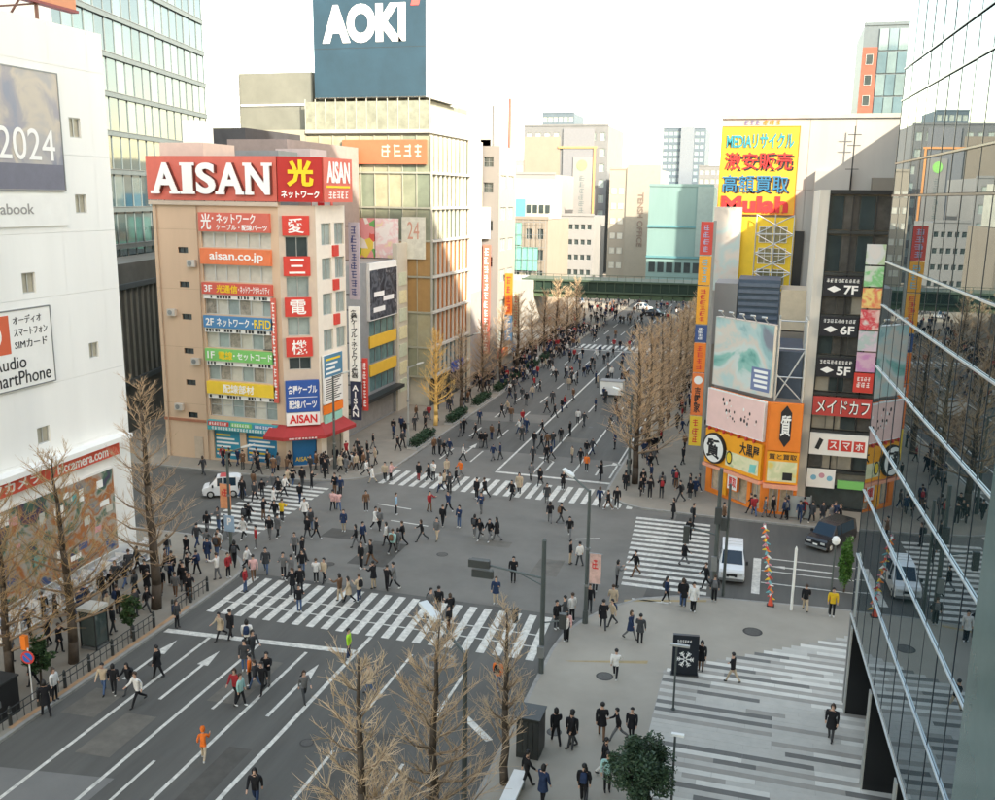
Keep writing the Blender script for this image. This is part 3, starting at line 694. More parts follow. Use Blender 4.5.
cn = sign(pb, Fr(0, 80.5, 0), -41.5, -39.6, 20.5, 24.0, -.4, 0, M_WHITE, 'sign', M_RED); marks(cn, Fr(0, 80.5, 0), -41.2, -39.9, 21.2, 23.3, .0, M_TEXTR, 1, False, 4)
MB().box(F, 84, 96.6, 3.05, 3.4, 0, 1.1).build('canopy', M_DARK, pb)

# ---------------- tall glass shop building with a blue roof sign
ak = thing('suit_shop_building', 'glass fronted shop building with a big dark blue roof sign in white letters', 'building', (-48, 108, 0))
F = Fr(0, 100, 0); FXs = Fr(-37, 0, 90)
body_box(ak, -62, -37.35, 100.4, 117.8, .1, 30.6, mat('shop_core', (.46, .44, .36), .8, 0, .2, .4))
pg = [mat('shop_glass_%d' % i, c, .08, 0, .25, .5, .7) for i, c in enumerate(((.25, .27, .19), (.30, .30, .21), (.18, .21, .155), (.36, .34, .23)))]
ora = mat('orange_blind', (.38, .14, .03), .6, 0, .12, 2)
ra = random.Random(4)
# side towards the street: white grid and tall panes
nY = 9; y0, y1 = 100.2, 113.4; cwY = (y1 - y0) / nY
zs = [3.6, 7.0, 11.0, 15.0, 19.0, 22.6, 26.4, 30.4]
for j in range(len(zs) - 1):
    piece('transom', ak, FXs, (y0 + y1) / 2, zs[j], -.1, y1 - y0, .28, .3, mat('grid_white', (.5, .49, .44), .6, 0, .05))
    for i in range(nY):
        m = ora if (1 <= j <= 3 and i > 0 and ra.random() < .92) else ra.choice(pg)
        if j == 0: m = mat('shop_teal_glass', (.12, .2, .22), .08, 0, .3, .5, .8)
        piece('pane', ak, FXs, y0 + cwY * (i + .5), (zs[j] + zs[j + 1]) / 2, -.3, cwY - .06, zs[j + 1] - zs[j] - .3, .05, m, ra.uniform(-.004, .004))
for i in range(nY + 1): piece('mullion', ak, FXs, y0 + cwY * i, 17, -.18, .1, 26.8, .26, MATS['grid_white'])
for i in range(4): piece('shop_window', ak, FXs, 101.6 + i * 3.1, 1.8, -.2, 2.8, 3.2, .05, M_GLASS)
sg = sign(ak, FXs, 106, 110, 3.2, 4.4, .3, .6, mat('royal_print', (.03, .08, .35), .5), 'sign'); marks(sg, FXs, 107.2, 108.8, 3.4, 4.2, .6, M_TEXTW, 2, False, 6)
MB().box(FXs, 113.4, 117.9, 0, 30.6, -.2, .3).build('column', wc, ak)
MB().box(FXs, 113.5, 117.7, .2, 12, .3, .36).build('column_base', mat('column_grey', (.32, .31, .3), .7, 0, .1), ak)
# front towards the crossing
nX = 9; x0, x1 = -52.0, -37.0; cwX = (x1 - x0) / nX
for j in range(len(zs) - 1):
    piece('transom', ak, F, (x0 + x1) / 2, zs[j], .05, x1 - x0, .2, .14, mat('pale_transom', (.36, .36, .29), .5, .2))
    for i in range(nX):
        m = ra.choice(pg)
        if i >= 6 and j in (2, 3): m = mat('tan_print', (.34, .21, .08), .6, 0, .1)
        piece('pane', ak, F, x0 + cwX * (i + .5), (zs[j] + zs[j + 1]) / 2, .0, cwX - .05, zs[j + 1] - zs[j] - .22, .05, m, ra.uniform(-.004, .004))
for i in range(nX + 1): piece('mullion', ak, F, x0 + cwX * i, 17, .03, .08, 26.8, .12, MATS['pale_transom'])
MB().box(F, -62, -52.1, 0, 31, -.2, .2).build('side_wall', mat('khaki_wall', (.33, .32, .25), .7, 0, .1), ak)
os_ = sign(ak, F, -47.4, -37.4, 27.3, 29.9, .18, .4, mat('coral_print', (.48, .13, .06), .5, 0, .1, .6), 'sign')
marks(os_, F, -42.8, -37.7, 28.0, 29.4, .4, mat('faded_lettering', (.5, .42, .34), .6, 0, 0), 4, False, 8)
for k, (a0, a1, z0, z1, m) in enumerate(((-46.2, -43.7, 17.0, 21.4, artmat('candy_print', [(.6, .1, .08), (.75, .72, .6), (.75, .6, .1), (.15, .4, .12), (.7, .3, .3), (.78, .76, .7)], 1.1, 'vor', 2)), (-43.6, -40.8, 17.0, 21.4, artmat('confetti_print', [(.78, .76, .72), (.80, .78, .74), (.78, .55, .55), (.78, .70, .4)], 1.0, 'noise', 3)), (-40.4, -37.6, 17.0, 21.6, mat('pale_poster', (.6, .6, .5), .6, 0, .15, 2)))):
    p = sign(ak, F, a0, a1, z0, z1, .18, .32, m, 'poster')
    if k == 2: text(p, F, '24', a0 + .7, a1 - .7, z0 + 2.2, z1 - .5, .32, mat('rose_lettering', (.55, .3, .22), .5, 0, 0), .0, .02)
# glass terrace, roof boxes, blue sign with its white flank
MB().box(F, -52, -37.0, 30.6, 31.0, -18, .3).build('terrace_slab', M_CONC, ak)
for i in range(12): piece('terrace_pane', ak, F, -51.3 + i * 1.24, 32.5, .1, 1.18, 3.0, .05, mat('terrace_glass', (.19, .20, .155), .1, 0, .4, 1.2, .8))
for i in range(13): piece('terrace_post', ak, F, -51.95 + i * 1.24, 32.6, .1, .07, 3.4, .1, mat('terrace_post', (.5, .5, .42), .5, .3))
for i in range(14): piece('terrace_pane', ak, FXs, 101.0 + i * 1.24, 32.2, -.2, 1.18, 2.6, .05, MATS['pale_glass'])
MB().bx(-51.5, -38.2, 101.6, 116, 31, 34.3).build('roof_room', mat('roof_room', (.22, .22, .18), .7, 0, .2, .6), ak)
MB().bx(-60.6, -51.4, 100.6, 110, 30.8, 37.3).build('roof_box', mat('olive_box', (.18, .185, .155), .6, 0, .12, .5), ak)
MB().box(F, -60.5, -51.5, 33.7, 33.9, -.5, -.1 + .3 - .75).build('roof_box_joint', M_TEXTW, ak)
tr = MB()
for z in range(31, 38, 1):
    tr.tube((-61.8, 100.8, z), (-60.8, 100.8, z + 1), .05); tr.tube((-60.8, 100.8, z), (-61.8, 100.8, z + 1), .05)
for x in (-61.8, -60.8): tr.tube((x, 100.8, 31), (x, 100.8, 38), .07)
tr.build('roof_mast', M_ALU, ak)
bs = MB().bx(-50.8, -37.6, 100.1, 110.6, 34.4, 46.5).build('roof_sign', mat('sign_flank', (.82, .81, .78), .5, 0, .04), ak)
FA_ = Fr(0, 100.1, 0)
bf = MB().box(FA_, -50.8, -37.6, 34.45, 46.5, .02, .08).build('sign_face', mat('aoki_blue', (.020, .055, .085), .35, 0, .22, .25), bs)
text(bf, FA_, 'AOKI', -49.7, -39.9, 40.1, 44.1, .08, M_TEXTW, .055, .05)
MB().fpoly(FA_, [(-39.3, 43.7), (-38.4, 43.7), (-37.7, 46.4), (-38.6, 46.4)], .08, .13).build('sign_accent', mat('accent_red', (.65, .10, .09), .5, 0, 0), bf)
MB().box(FA_, -50.8, -37.6, 39.55, 39.6, .08, .085).build('sign_joint', M_DARK, bf)

# ---------------- slim pale tower with roof masts
tw = thing('slim_tower', 'slim pale grey tower with square openings and a roof full of masts', 'building', (-44, 126, 0))
F = Fr(0, 118.4, 0); FXt = Fr(-34.6, 0, 90)
M_TW = mat('tower_pale', (.20, .19, .18), .8, 0, .08, .4, streak=True)
body_box(tw, -52, -34.9, 118.7, 126.3, .1, 30, M_TW)
hs = [(-36.7, -35.4, z, z + 1.3) for z in (27.6, 24.4, 19.6, 15)]
MB().wall(F, -52, -34.6, 0, 30.2, hs, .3).build('front_wall', M_TW, tw)
for w in hs: window(tw, F, *w, -.26, 2, 2, M_GREY, M_GLASS)
hs = [(119.2 + k * 3.6, 121.8 + k * 3.6, z, z + 1.6) for k in range(2) for z in (5, 9, 13, 17, 21, 25)]
MB().wall(FXt, 118.4, 126.5, 0, 30.2, hs, .25).build('street_wall', mat('tower_cream', (.30, .285, .25), .75, 0, .06), tw)
for w in hs: window(tw, FXt, *w, -.2, 2, 1, M_ALU, M_GLASSP)
MB().bx(-51, -36, 119, 126, 30.2, 31.0).build('roof_slab', M_CONC, tw)
MB().bx(-40.5, -35.6, 119, 124, 30.2, 35.2).build('penthouse', mat('penthouse_grey', (.42, .41, .39), .8, 0, .12), tw)
ms = MB(); rm = random.Random(8)
for i in range(7):
    x, y = rm.uniform(-40.5, -35.5), rm.uniform(119, 124); h = rm.uniform(2, 4.5); ms.tube((x, y, 35), (x, y, 35 + h), .06, .03)
    for z in (h - .3, h - .9): ms.tube((x - .5, y, 35 + z), (x + .5, y, 35 + z), .03)
for x in (-40.6, -35.4):
    for y in (118.8, 124.5): ms.tube((x, y, 30), (x, y, 37), .07)
for z in (35.6, 36.2, 37): ms.tube((-40.6, 118.8, z), (-35.4, 118.8, z), .04)
ms.build('roof_masts', M_GREY, tw)
MB().tube((-34.9, 124, 30), (-34.9, 124, 36.5), .22).build('vent_pipe', mat('pipe_red', (.45, .10, .08), .6), tw)
blade(tw, -36.85, 118.0, 1.2, 18.6, 22.6, M_WHITE)
blade(tw, -36.6, 118.1, 1.0, 3.6, 17.8, mat('brick_print', (.50, .14, .10), .5, 0, .1), 12, M_TEXTW)
blade(tw, -34.5, 121.5, 1.0, 8.5, 14.0, M_ORANGE, 4, M_TEXTR)
blade(tw, -34.5, 121.6, 1.0, 5.0, 8.3, mat('sky_print', (.14, .32, .55), .5), 2, M_TEXTW)
blade(tw, -34.5, 125.5, .9, 6, 11, mat('cream_board', (.75, .7, .5), .5), 4, M_TEXTR)
for k in range(4): sign(tw, FXt, 118.6 + k * 1.95, 120.4 + k * 1.95, 3.0, 4.0, 0, .4, [M_RED, M_ORANGE, M_WHITE, blu][k], 'shop_sign')

# ---------------- buildings beyond: every one a thing
def block(name, label, x0, x1, y, dep, z1, m, nx=4, nz=6, gm=None, fw=.6, fh=.5, z0=0, side=True, zlo=None):
    t = thing(name, label, 'building', ((x0 + x1) / 2, y, z0))
    Fb = Fr(0, y, 0); MB().bx(x0 + .3, x1 - .3, y + .3, y + dep, z0, z1 - .2).build('core', m, t)
    zl = z0 + 2 if zlo is None else zlo; hs = []
    for j in range(nz):
        for i in range(nx):
            cw, chh = (x1 - x0 - .6) / max(nx, 1), (z1 - zl - .8) / max(nz, 1); a = x0 + .3 + cw * (i + .5); z = zl + chh * (j + .5)
            hs.append((a - cw * fw / 2, a + cw * fw / 2, z - chh * fh / 2, z + chh * fh / 2))
    b = MB().wall(Fb, x0, x1, z0, z1, hs, .28); b.quad((x0, y, z1), (x1, y, z1), (x1, y + dep, z1), (x0, y + dep, z1))
    b.quad((x1, y, z0), (x1, y + dep, z0), (x1, y + dep, z1), (x1, y, z1)); b.quad((x0, y, z0), (x0, y, z1), (x0, y + dep, z1), (x0, y + dep, z0))
    b.build('wall', m, t)
    for w in hs: window(t, Fb, *w, -.25, 2 if w[1] - w[0] > 1.2 else 1, 1, M_ALU, gm or M_GLASS)
    pr_ = MB()
    for (p, q) in (((x0, y), (x1, y)),): pr_.bx(x0 - .1, x1 + .1, y - .15, y + .2, z1, z1 + .6)
    pr_.build('parapet', m, t)
    return t, Fb
M_B1 = mat('block_grey', (.155, .165, .17), .8, 0, .08, .3); M_B2 = mat('block_cream', (.235, .205, .165), .8, 0, .07, .3); M_B3 = mat('block_blue', (.09, .125, .155), .6, 0, .08, .3)
M_B4 = mat('block_white', (.24, .238, .23), .75, 0, .05, .3); M_TEAL = mat('sheet_teal', (.16, .40, .33), .6, 0, .12, .3, streak=True)
# wrapped building with roof deck
t, Fb = block('wrapped_building', 'building half wrapped in green construction sheet beside the railway bridge', -55, -44.6, 188, 20, 19.5, M_B2, 4, 4, fw=.5)
for k, (a0, a1, z0, z1) in enumerate(((-54.8, -50, 9.3, 14.2), (-54.8, -50, 14.4, 18.8), (-49.9, -46.5, 9.3, 14), )): MB().box(Fb, a0, a1, z0, z1, .3, .5).build('sheet_panel', M_TEAL, t)
MB().box(Fb, -55, -44.7, 19.6, 27.5, -12, -.6).build('roof_storey', mat('deck_grey', (.42, .42, .36), .7, 0, .2, .5), t)
for i in range(8): piece('deck_window', t, Fb, -54 + i * 1.3, 21.6, -.6, .9, 1.6, .1, M_GLASS)
MB().box(Fb, -54.8, -49.5, 19.7, 23.5, -.5, .1).build('tarpaulin', mat('tarp_blue', (.10, .28, .42), .6, 0, .1), t)
sc_ = MB()
for i in range(9): sc_.tube(Fb.p(-54.5 + i * 1.2, 8, .7), Fb.p(-54.5 + i * 1.2, 19.5, .7), .05)
for z in (9, 11.5, 14, 16.5, 19): sc_.tube(Fb.p(-54.8, z, .7), Fb.p(-44.8, z, .7), .05)
sc_.build('scaffold', M_GREY, t)
block('banded_building', 'white low building with four rows of dark window bands behind the bridge', -52, -43.6, 232, 16, 19.5, M_B4, 5, 4, fw=.7, fh=.36, zlo=4)
t, Fb = block('logo_building', 'tall grey building with a green leaf logo on a white flank', -81, -53.6, 305, 30, 46, M_B1, 9, 9, M_GLASSP)
MB().box(Fb, -80.8, -69, 18, 42.8, .05, .3).build('beige_flank', M_B2, t); MB().box(Fb, -68, -58, 12, 45.2, .05, .35).build('grey_flank', mat('flank_grey', (.175, .185, .20), .7, 0, .06), t)
wf = MB().box(Fb, -64.5, -58.3, 14, 36.5, .35, .6).build('white_flank', M_B4, t); MB().disc(Fb, -61.6, 34, 1.7, .6, .7, 14).build('leaf_logo', mat('leaf_green', (.25, .55, .15), .5), wf)
marks(wf, Fb, -62.4, -60.6, 19, 31, .6, mat('slate_lettering', (.12, .15, .15), .5, 0, 0), 6, True, 9)
og = MB().box(Fb, -69.5, -57, 39.2, 39.8, .35, .6)
og.box(Fb, -58, -57.4, 18, 39.2, .35, .6).build('orange_rail', mat('rail_orange', (.62, .30, .12), .6), t)
block('slate_tower', 'slate blue slab tower rising over the grey logo building', -123, -106, 500, 25, 66.5, M_B3, 6, 14, M_GLASSP, .8, .6)
t, Fb = block('sign_tower', 'narrow grey tower with a stack of signs down one edge', -50.5, -43.2, 300, 16, 32, M_B1, 2, 9, M_GLASSP, .6, .45)
for k in range(7): sign(t, Fb, -49.6, -46.6, 5 + k * 2.6, 7.2 + k * 2.6, .05, .4, [M_RED, M_YEL, M_WHITE, M_ORANGE, M_B1, M_RED, MATS['roof_brown']][k], 'sign')
t, Fb = block('cream_office_building', 'cream office slab with a vertical line of lettering', -45.2, -31.6, 262, 20, 31.5, mat('slab_cream', (.32, .285, .23), .8, 0, .06, .3), 0, 0)
MB().box(Fb, -40.5, -31.5, 0, 32.8, .02, .3).build('front_panel', mat('panel_cream', (.30, .275, .225), .8, 0, .05), t)
for i in range(6):
    for k in range(2): window(t, Fb, -44.6 + k * 2, -43.2 + k * 2, 5 + i * 4, 6.6 + i * 4, .02, 1, 1, M_ALU, M_BLIND)
o = text(t, Fb, 'TENSH OFFICE', 0, 14.5, 0, 1.5, 0, mat('brown_lettering', (.20, .15, .12), .5, 0, 0), .02, .1)
o.data.transform(Matrix.Translation(-Vector(Fb.p(0, 0)) + Vector(ORG[t.name]))); o.data.transform(Matrix.Rotation(RAD(90), 4, 'Y')); o.data.transform(Matrix.Translation(Vector(Fb.p(-37.2, 25.5, .32)) - Vector(ORG[t.name])))
t, Fb = block('teal_building', 'pale teal sheeted building standing over the railway bridge', -30.4, -15.4, 232, 22, 26.8, mat('teal_wall', (.17, .27, .255), .6, 0, .1, .2, streak=True), 0, 0)
for z in (10.0, 17.2): MB().box(Fb, -30.5, -15.2, z, z + .5, .02, .3).build('band', mat('band_teal', (.10, .24, .26), .5), t)
for i in range(7): piece('low_window', t, Fb, -29 + i * 2.1, 7.8, .02, 1.5, 2.4, .1, M_GLASS)
MB().box(Fb, -19, -15.2, 10.6, 26.8, .05, .35).build('pale_flank', mat('flank_teal', (.24, .32, .30), .6, 0, .08), t)
t, Fb = block('far_glass_tower', 'distant grey blue office tower over the teal building', -73, -47, 610, 40, 66, M_B3, 8, 16, mat('far_glass', (.20, .28, .32), .2, 0, .2, .1), .8, .55)
MB().box(Fb, -62, -54, 0, 67, .05, 1.5).build('core_strip', mat('strip_slate', (.16, .19, .22), .6, 0, .1), t)
block('grey_block', 'plain grey block beside the far office tower', -46, -20, 560, 30, 42, M_B1, 8, 8, M_GLASSP, .7, .5)
block('pale_block', 'low pale block behind the slim tower', -95, -60, 260, 25, 30, M_B4, 8, 6, M_GLASSP)
t, Fb = block('red_brick_tower', 'red brick and glass tower rising behind the yellow signboard wall', 13, 26, 205, 20, 57, mat('tower_steel', (.10, .13, .145), .5, 0, .1), 0, 0)
bk_ = MB().box(Fb, 13.0, 15.7, 0, 53, .02, .5).build('brick_strip', mat('tower_brick', (.22, .075, .05), .8, 0, .12), t)
for j in range(12): window(t, Fb, 13.7, 15.0, 8 + j * 3.8, 9.9 + j * 3.8, .5, 1, 1, M_ALU, M_GLASS)
for j in range(13):
    for i in range(5): piece('pane', t, Fb, 16.7 + i * 1.75, 4 + j * 4.2, .05, 1.6, 3.9, .15, [mat('tower_sea_glass', (.14, .20, .21), .05, 0, .2, .3, .9), mat('tower_sky_glass', (.10, .16, .185), .05, 0, .2, .3, .9)][(i + j) % 2])
cg = MB()
for i in range(8): cg.tube(Fb.p(13.2 + i * 1.75, 57, 0), Fb.p(13.2 + i * 1.75, 60, 0), .08)
for z in (58, 59, 60): cg.tube(Fb.p(13, z, 0), Fb.p(26, z, 0), .08)
cg.build('roof_cage', MATS['grey_metal'], t)
for k, (x, w, y, h, lab) in enumerate(((-330, 60, 700, 44, 'wide far block low on the horizon behind the glass shop building'), (-250, 50, 760, 52, 'grey far block on the horizon behind the slim tower'), (-190, 45, 720, 40, 'far block seen past the slim tower masts'), (-140, 40, 800, 46, 'far block between the slate tower and the cream office slab'), (-95, 36, 820, 40, 'small far block over the cream office slab'), (-40, 50, 850, 45, 'far block beside the distant office tower'))):
    block('horizon_block', lab, x, x + w, y, 30, h, [M_B1, M_B4, M_B3][k % 3], 6, 5, M_GLASSP, .6, .45)
# store-side street fronts between the slim tower and the bridge
for k, (y, h, m, lab) in enumerate(((127.5, 19, M_B2, 'cream street block with small shop signs next to the slim tower'), (142, 14, M_B1, 'grey low street block before the railway bridge'))):
    t = thing('street_block', lab, 'building', (-50, y + 6, 0)); Fs = Fr(-42.5, 0, 90); MB().bx(-58, -42.8, y, y + 13, .1, h).build('core', m, t)
    hs = [(y + 1 + i * 4, y + 3.6 + i * 4, z, z + 1.5) for i in range(3) for z in (5, 8.5) if z < h - 2]
    MB().wall(Fs, y, y + 13, 0, h, hs, .2).build('wall', m, t)
    for w in hs: window(t, Fs, *w, -.18, 2, 1)
    MB().wall(Fr(0, y, 0), -58, -42.5, 0, h, [], .2).build('end_wall', m, t)
    for i in range(3): sign(t, Fs, y + .6 + i * 4, y + 3.8 + i * 4, 2.8, 4, 0, .4, [M_RED, M_WHITE, M_ORANGE, M_YEL, blu, M_WHITE][(i + k * 3)], 'shop_sign')
    blade(t, -42.4, y + 3, 1.1, 4.5, 10.5, [M_ORANGE, M_RED][k], 4, M_TEXTW)

# ---------------- railway bridge across the street
br = thing('railway_bridge', 'dark green steel railway bridge spanning the street', 'bridge', (-28, 176, 0))
M_BR = mat('bridge_green', (.018, .040, .028), .6, .2, .2, .5); M_BR2 = mat('bridge_pale', (.055, .085, .055), .6, .1, .15, .6)
Fg = fr2((-46, 173.6), (-6, 176.8))
MB().box(Fg, 0, 40, 6.9, 8.6, 0, .3).build('girder', M_BR, br); MB().box(Fg, 0, 40, 6.6, 6.9, -.3, .7).build('bottom_flange', M_BR2, br); MB().box(Fg, 0, 40, 8.6, 8.95, -.2, .6).build('top_flange', M_BR2, br)
MB().box(Fg, 0, 40, 5.6, 6.55, -6, -2).build('deck', M_BR2, br)
for i in range(24): piece('stiffener', br, Fg, 1 + i * 1.66, 7.75, .3, .12, 1.6, .25, M_BR2)
for i in range(20): piece('inspection_panel', br, Fg, 1.3 + i * 2, 6.0, .2, 1.8, .8, .1, mat('panel_green', (.07, .11, .06), .6, 0, .2))
rl = MB()
for i in range(27): rl.tube(Fg.p(i * 1.5, 8.9, .3), Fg.p(i * 1.5, 9.9, .3), .04)
rl.tube(Fg.p(0, 9.9, .3), Fg.p(40, 9.9, .3), .05); rl.build('handrail', M_BR2, br)
MB().bx(-60, -43.6, 172, 184, 0, 8.7).build('abutment', M_CONC, br); MB().bx(-8.6, 6, 175, 188, 0, 8.7).build('abutment', M_CONC, br)
MB().box(Fg, 0, 40, 8.5, 8.8, -9, -.2).build('track_bed', mat('track_bed', (.10, .115, .08), .8, 0, .2), br)
# ================================================================ glass building beside the plaza
ud = thing('glass_building', 'tall mirror glass building reflecting the crossing beside the striped paving', 'building', (6, 30, 0))
FU = Fr(4.62, 45.2, 0); FU.ang = math.atan2(-1, .05); FU.c, FU.s = math.cos(FU.ang), math.sin(FU.ang)      # a runs from the far corner towards the camera
M_UG = [mat('mirror_glass_%d' % i, c, .0, 0, 0, 1, 1.0, ior=2.3, tint=(.78, .92, 1.0)) for i, c in enumerate(((.010, .020, .022), (.012, .024, .024), (.008, .016, .020)))]
M_BARW = mat('bar_steel', (.62, .66, .66), .3, .5, .05); M_BARD = mat('bar_dark', (.03, .04, .05), .3, .5, .05)
MB().box(FU, .05, 110, 4.9, 76, -58, -.2).build('core', mat('glass_core', (.03, .04, .042), .4, 0, .1), ud)
MB().box(FU, 1.2, 110, 0, 4.8, -58, -2.6).build('ground_floor', mat('lobby_dark', (.03, .032, .034), .3, 0, .1), ud)
MB().box(FU, 0, 110, 4.55, 4.88, -58, -.02).build('soffit', mat('soffit_grey', (.3, .31, .3), .6, 0, .05), ud)
zbars = [4.7, 7.75, 10.9, 13.9, 16.75, 19.5, 21.4, 24.25, 25.6, 28.2, 29.5, 32.4, 33.8, 36.6, 38.0, 41]
rb_ = random.Random(12); pw = 1.83
for j in range(len(zbars) - 1):
    white = zbars[j] < 24
    MB().box(FU, 0, 21, zbars[j] - .032, zbars[j] + .032, -.02, .035 if white else .03).build('transom', M_BARW if white else M_BARD, ud)
    for i in range(11):
        piece('pane', ud, FU, pw * (i + .5), (zbars[j] + zbars[j + 1]) / 2, -.06 + rb_.uniform(0, .01), pw - .03, zbars[j + 1] - zbars[j] - .1, .03, rb_.choice(M_UG), rb_.uniform(.0012, .0042))
for i in range(12): piece('mullion', ud, FU, pw * i, 31.4, -.04, .03, 53.4, .03, M_BARD)
MB().box(FU, 21, 110, 41, 76, -.1, .03).build('upper_glazing', M_UG[0], ud)
MB().box(FU, 0, 21, 41.05, 76, -.1, .0).build('upper_glazing', M_UG[1], ud)
MB().box(FU, 20.15, 110, 0, 41, -.1, .10).build('frosted_wall', mat('frosted_teal', (.085, .135, .13), .18, 0, .12, .5), ud)
for a in (.9, 7.0, 13.2):
    MB().box(FU, a, a + .35, .1, 4.5, -2.55, .02).build('column_fin', mat('fin_black', (.008, .009, .010), .3, 0, .1), ud)
    MB().box(FU, a - .02, a + .37, .1, 4.5, .021, .08).build('fin_edge', mat('edge_pale', (.34, .35, .33), .5, .3), ud)
MB().box(FU, -.02, .25, .1, 4.6, -.3, .02).build('corner_post', M_GREY, ud)

# ================================================================ shops on the far corner
# ---------------- tall wall with the yellow signboard
md = thing('signboard_building', 'beige block wall carrying a big yellow signboard lettered in red and blue', 'building', (3, 108, 0))
F = Fr(0, 100, 0); M_MW = mat('media_wall', (.40, .38, .345), .8, 0, .09, .35, streak=True)
MB().bx(-6.2, 13, 100.3, 122, .1, 31.8).build('core', M_MW, md)
cy = [-6.2, -2, 2.2, 6.4, 10.4, 13]; cz = [0, 5, 10, 15, 20, 25, 31.9]
for i in range(5):
    for j in range(6): piece('wall_panel', md, F, (cy[i] + cy[i + 1]) / 2, (cz[j] + cz[j + 1]) / 2, -.3, cy[i + 1] - cy[i] - .03, cz[j + 1] - cz[j] - .03, .3, M_MW)
MB().box(F, -6.3, 13.2, 31.8, 32.2, -.4, .15).build('coping', M_CONC, md)
s = sign(md, F, -6.1, 1.25, 22.6, 31.0, .05, .4, mat('signal_yellow', (.70, .36, .03), .5, 0, .06), 'signboard', M_ORANGE)
text(s, F, 'MEDIAリサイクル', -5.6, .8, 28.95, 30.4, .42, mat('teal_lettering', (.03, .25, .30), .5, 0, 0), .03, .05)
text(s, F, '激安販売', -5.5, .95, 26.75, 28.45, .40, M_TEXTB, .02, .03); text(s, F, '激安販売', -5.65, .75, 26.9, 28.6, .44, M_TEXTR, .006, .04)
text(s, F, '高額買取', -5.65, .75, 24.55, 26.25, .40, M_TEXTB, .02, .03); text(s, F, '高額買取', -5.8, .55, 24.7, 26.4, .44, M_TEXTBL, .006, .04)
text(s, F, 'Mulah', -5.8, .7, 22.75, 24.35, .42, M_TEXTR, .05, .05)
marks(s, F, -4.1, -2.5, 31.2, 31.65, .02, mat('violet_lettering', (.16, .15, .28), .5, 0, 0), 3, False, 1); marks(s, F, -2.3, -.5, 31.2, 31.65, .02, M_ORANGE, 3, False, 2); marks(s, F, -1.9, .4, 22.66, 22.9, .42, M_TEXTR, 6, False, 3)
yf = MB().box(F, -4.0, 1.5, 14.9, 22.3, .02, .3).build('yellow_front', mat('front_yellow', (.82, .56, .03), .5, 0, .06), md)
for j in range(3):
    for i in range(2): window(yf, F, -1.9 + i * 1.4, -.6 + i * 1.4, 15.6 + j * 2.1, 17.2 + j * 2.1, .3, 2, 2, M_ALU, mat('olive_glass', (.2, .19, .1), .2, 0, .3, 2))
zg = MB()
for k in range(4):
    z = 15 + k * 1.9; zg.tube(F.p(-2.1, z, .9), F.p(1.3, z + 1.8, .9), .06); zg.tube(F.p(1.3, z, .9), F.p(-2.1, z + 1.8, .9), .06); zg.tube(F.p(-2.2, z, .9), F.p(1.4, z, .9), .06)
for a in (-2.2, -.4, 1.4): zg.tube(F.p(a, 14.5, .9), F.p(a, 22.6, .9), .07)
zg.build('fire_stair', M_ALU, yf)
MB().box(F, 1.5, 2.4, 14.5, 21, .02, .3).build('dark_slot', M_BLACK, md)
tp_ = sign(md, Fr(0, 98.6, 0), -6.3, -3.7, 15, 23.2, -.5, 0, artmat('grey_portrait_print', [(.42, .36, .30), (.55, .50, .44), (.45, .55, .52), (.62, .56, .48), (.36, .33, .30)], .35, 'noise', 8), 'poster', M_ALU)
pp = MB()
for x, h in ((5.5, 5), (8.5, 3.4), (10.8, 4.4)):
    pp.tube((x, 99.6, 20), (x, 99.6, 20 + h), .12); pp.tube((x, 99.6, 20 + h), (x + 1.3, 99.6, 20 + h), .08); pp.tube((x + .5, 99.6, 21), (x + .5, 99.6, 21 + h * .7), .06)
pp.build('pipework', mat('pipe_beige', (.55, .47, .36), .7), md)
MB().box(F, 8.2, 11.5, 22.2, 26.2, .02, 1.6).build('stair_house', M_B2, md); MB().box(F, 3.0, 6.2, 18.2, 26.8, .02, .8).build('duct_house', M_MW, md)
ma = MB(); ma.tube((6.3, 99.4, 24), (6.3, 99.4, 31), .05)
for z in (27, 29.2, 30.2): ma.tube((5.7, 99.4, z), (6.9, 99.4, z), .04)
ma.tube((-3.2, 101, 32), (-3.2, 101, 36), .05); ma.tube((-1.2, 101, 32), (-1.2, 101, 35), .04); ma.build('aerial', M_DARK, md)

# ---------------- black and white building of small shops
bw = thing('small_shops_building', 'slim block of stacked small shops with dark glass floors and a red banner', 'building', (6, 82, 0))
F = Fr(0, 76, 0)
MB().bx(2.9, 12, 76.4, 90, .1, 24.5).build('core', mat('shops_core', (.20, .19, .17), .8, 0, .2), bw)
MB().box(F, 2.75, 3.45, 0, 24.8, -14, .1).build('flank_wall', mat('flank_cream', (.62, .58, .50), .8, 0, .1, .8, streak=True), bw)
MB().box(F, 3.45, 12, 24.5, 24.8, -14, .15).build('roof_edge', M_BLACK, bw)
fl = [(22.2, 24.4, None), (19.3, 22.0, None), (16.6, 18.4, '7F'), (13.5, 15.2, '6F'), (10.5, 12.1, '5F')]
for i, z in enumerate((0, 3.1, 6.3, 9.3, 12.2, 15.3, 18.5, 21.6)): MB().box(F, 3.45, 12, z, z + .22, -.6, .12).build('floor_slab', M_DARK, bw)
for i, (z0, z1) in enumerate(((3.35, 6.2), (6.55, 9.2), (9.55, 12.1), (12.45, 15.2), (15.55, 18.4), (18.75, 21.5), (21.85, 24.4))):
    for k in range(5):
        piece('pane', bw, F, 4.0 + k * 1.1, (z0 + z1) / 2, -.3, 1.02, z1 - z0 - .1, .05, [M_GLASS, mat('smoke_glass', (.10, .095, .085), .1, 0, .4, 1.2, .7), mat('painted_lit_glass', (.34, .31, .25), .3, 0, .2, 1)][(1, 2, 2, 0, 1)[(k + i) % 5] if i < 5 else (0, 1)[k % 2]])  # beige panes hold a lit interior in their colour
